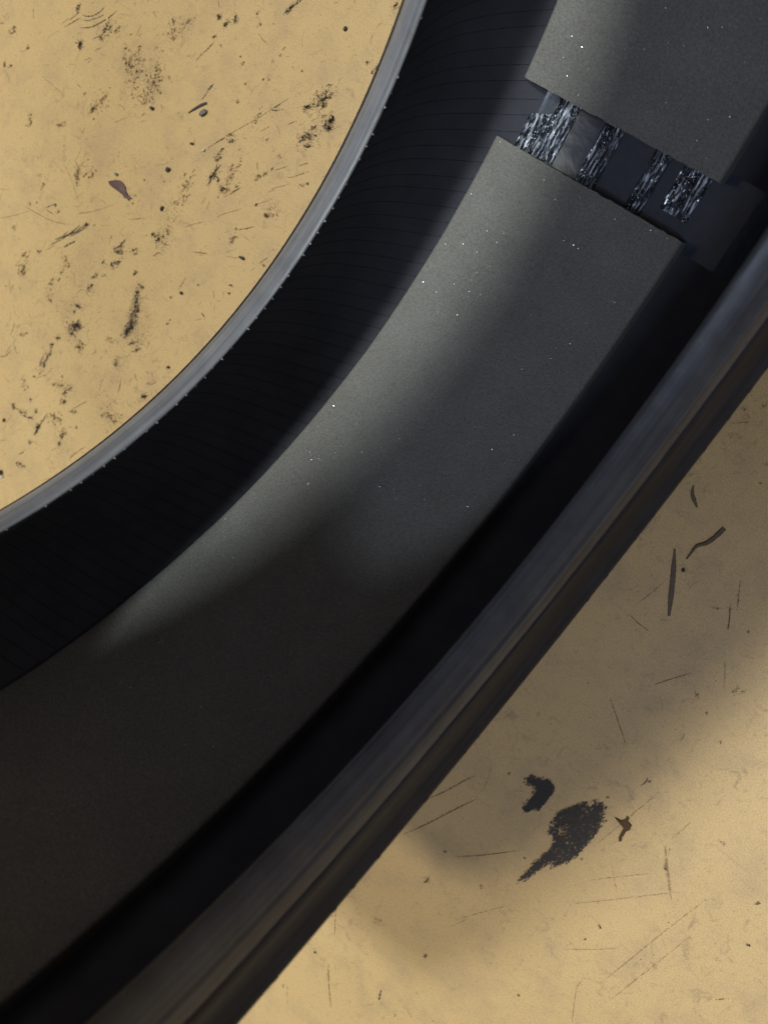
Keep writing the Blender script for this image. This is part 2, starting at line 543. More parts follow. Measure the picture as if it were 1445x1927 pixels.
# the foam strip, with a gap between its two cut ends
FX0, FX1, FR = -0.0605, 0.0385, 0.2735
GAP0, GAP1 = 9.85, 15.25
def liner_r(x):
    xs = [p[0] for p in liner_line]; rs = [p[1] for p in liner_line]
    lo = [(a, b) for a, b in zip(xs, rs) if b > 0.262]
    return float(np.interp(x, [a for a, _ in lo], [b for _, b in lo]))
def foam_profile():
    top = []
    rad = 0.0020
    for k in range(5):
        t = math.pi / 2 * k / 4
        top.append((FX0 + rad * (1 - math.sin(math.pi / 2 - t)) if False else FX0 + rad * (1 - math.cos(t)), FR + rad * (1 - math.sin(t))))
    for x in np.linspace(FX0 + rad, FX1 - rad, 40)[1:-1]:
        top.append((float(x), FR))
    for k in range(5):
        t = math.pi / 2 * (4 - k) / 4
        top.append((FX1 - rad * (1 - math.cos(t)), FR + rad * (1 - math.sin(t))))
    bot = [(float(x), liner_r(float(x)) - 0.0001) for x in np.linspace(FX1, FX0, 24)]
    return top, bot
top, bot = foam_profile()
ntop = len(top)
fn = VNoise(8); fn2 = VNoise(9)
def foam_wob(j, a):
    if j >= ntop:
        return 0.0
    return (float(fn(j * 0.22, a * 0.35)) - 0.5) * 0.0007 + (float(fn2(j * 0.9, a * 1.6)) - 0.5) * 0.00022
foam = lathe("foam_strip", top + bot, M_FOAM, tyre, 500, GAP1, 360.0 + GAP0, wobble=foam_wob)
row = len(top) + len(bot)
for first, sg in ((0, 1), (len(foam.data.vertices) - row, -1)):   # the cut ends are not quite straight
    for j in range(row):
        v = foam.data.vertices[first + j]
        d = math.radians(sg * 0.10 * (float(fn2(v.co.x * 420 + 50, first * 0.01 + 3)) - 0.5) + sg * 0.05 * (float(fn(v.co.x * 1500, 7)) - 0.5))
        y, z = v.co.y, v.co.z - RO
        v.co.y, v.co.z = y * math.cos(d) - z * math.sin(d), RO + y * math.sin(d) + z * math.cos(d)
foam["label"] = "grey foam strip glued round the inside of the tread"
es = foam.modifiers.new("edges", 'EDGE_SPLIT'); es.split_angle = math.radians(60)

# tiny bright skins of broken foam cells
vs, fs = [], []
for _ in range(5200):
    a = random.uniform(-55, 33)
    if GAP0 - 0.3 < a < GAP1 + 0.3:
        continue
    x = random.uniform(FX0 + 0.003, FX1 - 0.003)
    c = np.array(P3(x, FR - 0.00045, a))
    n = np.array((0, -math.sin(math.radians(a)), math.cos(math.radians(a))))
    n = n + np.array([random.gauss(0, 0.40), random.gauss(0, 0.40), 0]); n /= np.linalg.norm(n)
    t = np.cross(n, (1, 0.3, 0)); t /= np.linalg.norm(t); u = np.cross(n, t)
    w = random.uniform(0.00006, 0.00016) * (1.4 if random.random() < 0.1 else 1)
    b = len(vs)
    for k in range(4):
        th = k * math.pi / 2 + random.uniform(-0.3, 0.3)
        vs.append(c + w * (math.cos(th) * t + math.sin(th) * u))
    fs.append((b, b + 1, b + 2, b + 3))
tag(link("cell_skins", vs, fs, M_SPARK, foam), kind="stuff")

# glue left in the gap: a smooth film and four torn, stringy runs
def patch(name, x0, x1, a0, a1, dx, da, hfun, mat, inside=None):
    xs = np.arange(x0, x1 + 1e-9, dx); al = np.arange(a0, a1 + 1e-9, da)
    X, A = np.meshgrid(xs, al, indexing="ij")
    H = hfun(X, A)
    lr = np.array([liner_r(x) for x in xs])[:, None] + 0 * A
    vs = [P3(float(X[i, j]), float(lr[i, j] - H[i, j]), float(A[i, j])) for i in range(len(xs)) for j in range(len(al))]
    n = len(al)
    fs = []
    for i in range(len(xs) - 1):
        for j in range(n - 1):
            if inside is not None and not inside(X[i, j], A[i, j]):
                continue
            fs.append((i * n + j, (i + 1) * n + j, (i + 1) * n + j + 1, i * n + j + 1))
    o = link(name, vs, fs, mat, tyre, smooth=True)
    return o
gn = [VNoise(20 + i) for i in range(6)]
film = patch("glue_film", -0.0500, 0.0630, GAP0 - 0.9, GAP1 + 0.9, 0.0008, 0.12,
             lambda X, A: 0.00018 + 0.00012 * (gn[0](X * 160, A * 0.8) - 0.5), M_FILM)
def strings(seed, cut=None):
    g = [VNoise(seed + i) for i in range(4)]
    def h(X, A):
        rid = np.abs(g[0](X * 900 + 3 * g[2](X * 100, A * 0.9), A * 0.55) - 0.5) * 2
        lump = g[1](X * 1500, A * 4.2)
        return 0.0004 + 0.0011 * (1 - rid) ** 2 * (0.35 + lump) + 0.0009 * (g[3](X * 700, A * 7.0) - 0.4) * lump
    return h
RUNS = [(-0.0525, -0.0335, 9.2, 15.6, lambda x, a: not (x < -0.0435 and a > 13.6 + 90 * (x + 0.0435))),
        (-0.0205, -0.0108, 9.2, 15.6, None), (0.0055, 0.0132, 9.2, 15.6, None), (0.0196, 0.0334, 11.2, 15.6, None)]
for i, (x0, x1, a0, a1, ins) in enumerate(RUNS):
    patch("glue_run", x0, x1, a0, a1, 0.00022, 0.045, strings(40 + 10 * i), M_GLUE, ins)

# ------------------------------------------------------------------ marks rubbed into the floor
STROKES = [
 ('d', 1.3, [(-359.1, -6.8), (-354.2, -5.7), (-350.1, -3.3), (-346.7, 0.1), (-345.3, 2.6), (-344.1, 5.4)]),
 ('d', 1.0, [(-357.3, -9.0), (-352.9, -7.8), (-349.0, -5.1), (-345.2, -2.3), (-342.9, 0.4)]),
 ('d', 1.5, [(-356.3, -13.9), (-348.5, -9.9), (-343.3, -5.4), (-339.7, -1.6), (-336.9, 1.9), (-334.4, 5.9)]),
 ('d', 1.0, [(-368.9, -18.6), (-363.8, -13.4), (-359.1, -8.4)]),
 ('d', 0.9, [(-367.7, -13.7), (-364.1, -9.5), (-362.2, -6.0)]),
 ('b', 0.8, [(-372.2, -18.3), (-368.4, -12.6)]),
 ('d', 1.2, [(-343.3, -15.1), (-340.0, -12.3), (-337.2, -8.8), (-335.4, -5.3)]),
 ('d', 1.0, [(-356.3, -23.0), (-351.4, -21.9)]),
 ('d', 1.0, [(-350.5, -19.1), (-349.9, -26.0)]),
 ('d', 0.9, [(-355.8, -20.4), (-350.0, -21.6)]),
 ('b', 0.9, [(-339.2, -21.0), (-336.5, -18.8), (-334.4, -16.5)]),
 ('b', 0.7, [(-343.4, -28.9), (-338.4, -24.7)]),
 ('b', 0.6, [(-340.2, -29.2), (-337.5, -25.3)]),
 ('d', 2.2, [(-247.9, -5.1), (-247.0, -2.4), (-246.0, 0.3)]),
 ('d', 1.0, [(-249.5, -11.0), (-247.9, -7.9), (-247.3, -4.8)]),
 ('b', 0.7, [(-293.8, -30.2), (-289.7, -30.6), (-285.4, -31.3)]),
 ('b', 0.7, [(-294.2, -30.3), (-290.1, -25.4)]),
 ('b', 0.6, [(-305.1, -39.5), (-301.4, -39.1), (-298.2, -39.6)]),
 ('b', 1.3, [(-369.6, -84.0), (-365.7, -82.1), (-364.5, -78.7)]),
 ('b', 0.8, [(-321.9, -67.2), (-321.9, -64.7), (-322.1, -62.7)]),
 ('b', 0.5, [(-318.5, -83.7), (-318.1, -79.2), (-318.0, -75.2)]),
 ('b', 0.5, [(-370.6, -51.5), (-360.0, -52.3), (-350.2, -53.4)]),
 ('b', 0.8, [(-399.6, -18.9), (-395.9, -24.9)]),
 ('b', 1.0, [(-422.9, -39.0), (-418.8, -37.3)]),
 ('b', 1.0, [(-341.4, -43.1), (-336.8, -43.8)]),
 ('b', 0.5, [(-302.0, -50.0), (-294.2, -42.8)]),
 ('b', 0.6, [(-308.7, 16.9), (-303.2, 14.1)]),
 ('d', 2.8, [(-222.9, 50.2), (-221.6, 53.1), (-220.0, 56.1), (-217.7, 58.8), (-216.1, 61.2)]),
 ('b', 0.8, [(-268.1, 39.9), (-264.3, 36.6)]),
 ('b', 1.0, [(-264.5, 5.3), (-262.5, 10.6), (-259.9, 14.9), (-258.0, 19.5)]),
 ('d', 1.4, [(-260.5, 14.4), (-258.2, 19.1)]),
 ('b', 0.7, [(-251.9, 22.2), (-252.0, 25.8)]),
 ('d', 0.9, [(-175.5, 30.0), (-174.3, 32.9)]),
 ('b', 0.7, [(-233.8, -36.2), (-227.1, -27.0), (-221.3, -18.9), (-213.6, -9.4), (-207.0, -1.2), (-202.1, 5.4)]),
 ('d', 1.1, [(-227.1, -27.0), (-222.2, -21.0)]),
 ('d', 1.3, [(-202.4, 5.3), (-200.2, 8.2), (-198.3, 10.9)]),
 ('d', 1.3, [(-202.6, 4.9), (-198.6, 6.4), (-195.8, 8.4)]),
 ('b', 0.6, [(-198.3, 10.9), (-195.1, 15.5)]),
 ('b', 0.8, [(-200.8, 7.3), (-198.8, 9.8)]),
 ('b', 0.9, [(-188.4, 2.9), (-186.3, 5.2), (-184.1, 7.4)]),
 ('b', 0.7, [(-202.6, -8.0), (-198.4, -2.8)]),
 ('b', 0.6, [(-175.9, 11.0), (-172.5, 14.8)]),
 ('b', 0.8, [(-223.1, -34.5), (-221.0, -30.2)]),
 ('f', 0.6, [(-205.3, 49.7), (-204.9, 44.9), (-202.0, 40.5)]),
 ('b', 0.6, [(-232.1, 35.8), (-228.0, 34.0), (-223.7, 33.1)]),
 ('b', 0.6, [(-169.1, -11.5), (-165.2, -8.2)]),
 ('d', 1.7, [(-310.3, -138.2), (-301.3, -126.8), (-294.0, -115.0)]),
 ('d', 1.5, [(-308.4, -133.3), (-304.2, -128.7), (-301.5, -123.5)]),
 ('d', 1.7, [(-302.1, -127.6), (-295.7, -120.7), (-290.8, -113.3)]),
 ('d', 1.2, [(-298.5, -125.7), (-292.8, -119.0), (-288.7, -111.7)]),
 ('d', 1.0, [(-305.8, -130.4), (-299.8, -124.5), (-295.3, -117.9)]),
 ('d', 0.9, [(-296.0, -122.0), (-291.4, -116.6), (-288.4, -110.5)]),
 ('d', 2.2, [(-299.1, -133.5), (-295.9, -129.1), (-292.4, -125.3)]),
 ('d', 0.8, [(-284.1, -110.8), (-283.2, -108.1)]),
 ('b', 0.6, [(-312.7, -143.3), (-306.2, -135.9)]),
 ('b', 0.6, [(-345.8, -128.1), (-333.9, -126.5), (-321.1, -125.0), (-309.5, -121.8), (-299.7, -117.7)]),
 ('b', 0.5, [(-359.6, -145.1), (-347.6, -136.4), (-336.4, -127.0)]),
 ('d', 1.1, [(-326.0, -119.6), (-322.5, -116.3), (-319.1, -113.0)]),
 ('b', 1.0, [(-325.0, -120.3), (-321.3, -120.2), (-318.1, -120.0)]),
 ('d', 2.0, [(-262.3, -114.4), (-259.4, -111.0), (-257.1, -108.3)]),
 ('d', 2.0, [(-259.0, -110.0), (-257.6, -106.7), (-256.8, -104.0)]),
 ('d', 1.6, [(-262.2, -114.7), (-258.0, -114.9), (-253.7, -112.9)]),
 ('d', 2.0, [(-265.9, -126.8), (-265.2, -124.5), (-265.5, -123.2)]),
 ('d', 0.8, [(-232.6, -92.0), (-228.8, -92.7), (-225.1, -91.1)]),
 ('b', 0.9, [(-267.1, -113.3), (-267.5, -110.2), (-268.3, -107.4)]),
 ('b', 1.1, [(-207.7, -86.1), (-202.6, -83.9), (-197.6, -81.8)]),
 ('b', 0.7, [(-261.0, -93.3), (-255.6, -90.1), (-249.9, -86.7)]),
 ('b', 0.7, [(-274.3, -152.9), (-272.8, -149.3), (-269.5, -147.8)]),
 ('b', 0.6, [(-267.5, -148.6), (-263.0, -148.2), (-261.9, -144.9)]),
 ('b', 0.6, [(-325.8, -182.3), (-326.6, -177.1), (-323.9, -178.8)]),
 ('b', 0.6, [(-332.0, -173.0), (-327.5, -180.5)]),
 ('d', 1.1, [(-183.6, -112.8), (-181.4, -113.4), (-179.1, -114.1)]),
 ('b', 0.6, [(-184.2, -118.3), (-181.2, -115.8)]),
 ('b', 0.8, [(-205.1, -109.9), (-204.7, -105.3), (-204.3, -100.8)]),
 ('b', 1.1, [(-335.5, -112.9), (-335.2, -109.8), (-333.8, -106.8)]),
 ('b', 0.8, [(-318.2, -83.3), (-313.6, -85.6), (-310.9, -87.5)]),
 ('b', 0.4, [(-328.0, -88.8), (-318.1, -92.9), (-302.0, -103.7)]),
 ('b', 0.6, [(-300.4, -110.6), (-287.7, -101.7), (-276.3, -91.3)]),
 ('b', 0.9, [(-228.9, -61.7), (-227.6, -59.3)]),
 ('b', 0.8, [(-217.1, -60.0), (-216.5, -55.3)]),
 ('d', 1.7, [(-218.1, -48.6), (-218.8, -43.3), (-218.0, -39.0), (-216.8, -34.7)]),
 ('d', 1.2, [(-219.3, -43.9), (-218.7, -38.6), (-219.5, -35.4)]),
 ('d', 1.5, [(-220.4, -41.5), (-216.6, -41.9), (-212.6, -43.2)]),
 ('d', 1.1, [(-202.6, -46.4), (-200.9, -43.5), (-198.5, -40.6)]),
 ('b', 0.7, [(-205.8, -49.7), (-201.6, -45.2), (-196.5, -38.3)]),
 ('b', 1.1, [(-187.1, -60.7), (-182.9, -57.7), (-177.3, -53.1)]),
 ('b', 0.6, [(-185.0, -76.2), (-180.6, -74.8), (-177.5, -73.5)]),
 ('b', 0.6, [(-203.2, -60.5), (-197.7, -55.2), (-190.7, -49.2)]),
 ('b', 0.5, [(-183.9, -43.0), (-178.5, -38.2), (-175.7, -34.7)]),
 ('b', 0.5, [(-221.9, -77.7), (-216.0, -72.4), (-210.0, -67.5)]),
 ('b', 0.8, [(-173.2, -20.8), (-169.6, -18.7), (-165.8, -15.2), (-162.2, -11.5)]),
 ('b', 0.6, [(-182.4, -21.3), (-178.2, -17.6), (-174.5, -13.9)]),
 ('b', 0.6, [(-169.7, -12.4), (-167.0, -9.8), (-164.6, -7.9)]),
 ('b', 0.7, [(-195.5, -22.7), (-192.7, -26.2)]),
 ('b', 0.9, [(-163.4, -69.0), (-161.6, -65.9), (-160.1, -63.1)]),
 ('b', 0.6, [(-165.7, -75.4), (-164.8, -72.2)]),
 ('b', 0.8, [(-183.1, -97.9), (-181.3, -99.3), (-180.0, -100.7)]),
 ('b', 0.6, [(-176.5, -94.1), (-174.4, -97.4)]),
 ('b', 0.6, [(-160.8, -80.9), (-160.1, -78.1)]),
 ('d', 1.1, [(-277.9, -209.8), (-278.6, -204.0), (-278.2, -200.9)]),
 ('d', 1.1, [(-274.7, -208.6), (-275.0, -202.6), (-275.0, -198.9)]),
 ('d', 1.2, [(-312.8, -223.7), (-308.9, -221.2), (-306.6, -217.3), (-305.8, -213.8)]),
 ('b', 1.0, [(-308.7, -218.6), (-308.0, -214.0), (-307.0, -211.7)]),
 ('b', 1.1, [(-304.9, -209.5), (-301.4, -212.4), (-299.4, -212.8)]),
 ('b', 1.0, [(-311.3, -205.6), (-311.4, -201.5), (-312.2, -196.3)]),
 ('b', 1.2, [(-212.2, -187.4), (-213.0, -183.6), (-214.4, -179.7)]),
 ('b', 0.8, [(-225.5, -195.2), (-226.9, -190.4), (-227.2, -187.4)]),
 ('d', 1.0, [(-251.7, -215.4), (-250.2, -211.5), (-248.6, -208.0)]),
 ('d', 1.0, [(-249.6, -221.5), (-248.2, -218.5), (-247.1, -215.7)]),
 ('d', 1.3, [(-257.8, -251.5), (-257.5, -246.2), (-257.2, -241.2), (-256.4, -236.0), (-255.6, -231.7)]),
 ('d', 0.8, [(-286.6, -244.0), (-282.4, -245.1), (-275.9, -244.3)]),
 ('d', 1.0, [(-263.5, -270.6), (-261.2, -267.7), (-260.3, -264.5)]),
 ('b', 0.8, [(-238.0, -216.3), (-234.5, -211.6), (-231.0, -206.0)]),
 ('b', 0.9, [(-224.0, -248.0), (-222.2, -242.9), (-219.6, -237.4), (-216.6, -231.9)]),
 ('b', 0.8, [(-224.0, -246.3), (-222.1, -240.4)]),
 ('d', 0.5, [(-195.8, -181.1), (-190.7, -175.8)]),
 ('d', 0.5, [(-196.2, -178.2), (-190.2, -179.8)]),
 ('b', 0.9, [(-196.5, -169.8), (-193.3, -169.4), (-191.1, -167.5), (-189.8, -164.8)]),
 ('b', 1.0, [(-207.3, -170.1), (-205.2, -171.9), (-202.9, -173.1)]),
 ('b', 0.7, [(-197.3, -162.2), (-194.5, -163.6)]),
 ('b', 0.5, [(-191.2, -153.4), (-184.0, -155.7)]),
 ('b', 0.6, [(-276.8, -218.2), (-269.9, -210.9), (-267.5, -205.7)]),
 ('b', 0.4, [(-283.6, -264.6), (-283.9, -258.2), (-283.0, -251.9)]),
 ('b', 0.8, [(-283.5, -272.8), (-279.4, -269.7)]),
 ('b', 0.5, [(-252.0, -233.9), (-246.6, -234.6), (-242.2, -240.0)]),
 ('b', 0.7, [(-287.6, -226.8), (-287.1, -221.8)]),
 ('b', 0.6, [(-301.6, -233.5), (-295.3, -233.3)]),
 ('d', 0.9, [(146.1, -71.2), (149.6, -76.4), (153.2, -82.5)]),
 ('b', 0.8, [(143.5, -60.3), (146.8, -65.9), (150.6, -72.4)]),
 ('f', 0.9, [(114.0, -98.2), (115.8, -90.1), (117.5, -80.9)]),
 ('b', 0.7, [(113.5, -104.0), (119.8, -105.0), (126.5, -105.1)]),
 ('f', 1.0, [(97.1, -4.5), (102.0, -0.6), (105.4, 2.2)]),
 ('b', 0.8, [(103.1, 10.1), (104.5, 9.3), (105.1, 10.3)]),
 ('b', 1.1, [(90.5, -257.1), (96.1, -244.8), (99.9, -234.1), (103.2, -225.7)]),
 ('b', 1.2, [(91.9, -283.6), (98.1, -269.9), (104.8, -252.0), (110.9, -236.8)]),
 ('f', 0.9, [(110.9, -231.1), (109.5, -222.8), (106.6, -215.1)]),
 ('b', 0.8, [(131.3, -144.2), (139.6, -150.0), (150.0, -157.5)]),
 ('b', 0.9, [(121.7, -271.1), (131.8, -259.1), (144.3, -242.2)]),
 ('f', 0.9, [(180.8, -244.4), (194.1, -226.3), (212.4, -200.6)]),
 ('f', 0.9, [(179.1, -228.1), (187.3, -216.8), (197.0, -204.0)]),
 ('f', 0.8, [(179.8, -211.3), (186.4, -217.8), (191.9, -223.2)]),
 ('f', 2.6, [(193.7, -186.1), (199.9, -193.4), (206.2, -200.4), (212.6, -207.1)]),
 ('f', 1.0, [(194.4, -179.0), (195.5, -168.1)]),
 ('f', 1.0, [(159.9, -94.0), (164.4, -100.1), (167.7, -105.5)]),
 ('b', 0.7, [(143.3, -125.0), (147.5, -117.5), (152.6, -109.0)]),
 ('f', 1.0, [(168.7, -139.3), (167.8, -134.8)]),
 ('d', 0.9, [(168.1, -170.1), (168.8, -167.2), (168.1, -164.2)]),
 ('b', 0.8, [(88.5, -212.4), (93.8, -212.2)]),
 ('b', 1.3, [(102.4, -385.9), (109.5, -396.0), (119.1, -407.7)]),
 ('d', 2.2, [(134.7, -371.4), (135.9, -374.9), (137.3, -378.2)]),
 ('b', 0.8, [(86.0, -352.5), (90.2, -359.3), (95.6, -368.1)]),
 ('f', 0.8, [(90.3, -419.2), (98.2, -430.4)]),
 ('b', 1.1, [(255.5, -232.4), (258.5, -227.9)]),
 ('f', 0.9, [(142.1, -300.7), (148.4, -288.3), (156.4, -273.7)]),
 ('f', 1.2, [(217.9, -299.2), (208.4, -281.0), (207.7, -273.0)]),
 ('f', 0.8, [(191.4, -268.9), (202.4, -256.1), (209.1, -247.3)]),
 ('f', 1.0, [(141.6, -308.1), (146.0, -295.4)]),
 ('f', 1.1, [(170.3, -211.0), (173.3, -188.4), (176.3, -166.5)]),
 ('f', 1.2, [(214.7, -268.9), (219.1, -225.9), (223.0, -193.7)]),
 ('f', 1.0, [(223.2, -271.6), (227.2, -232.9), (229.1, -214.4)]),
]
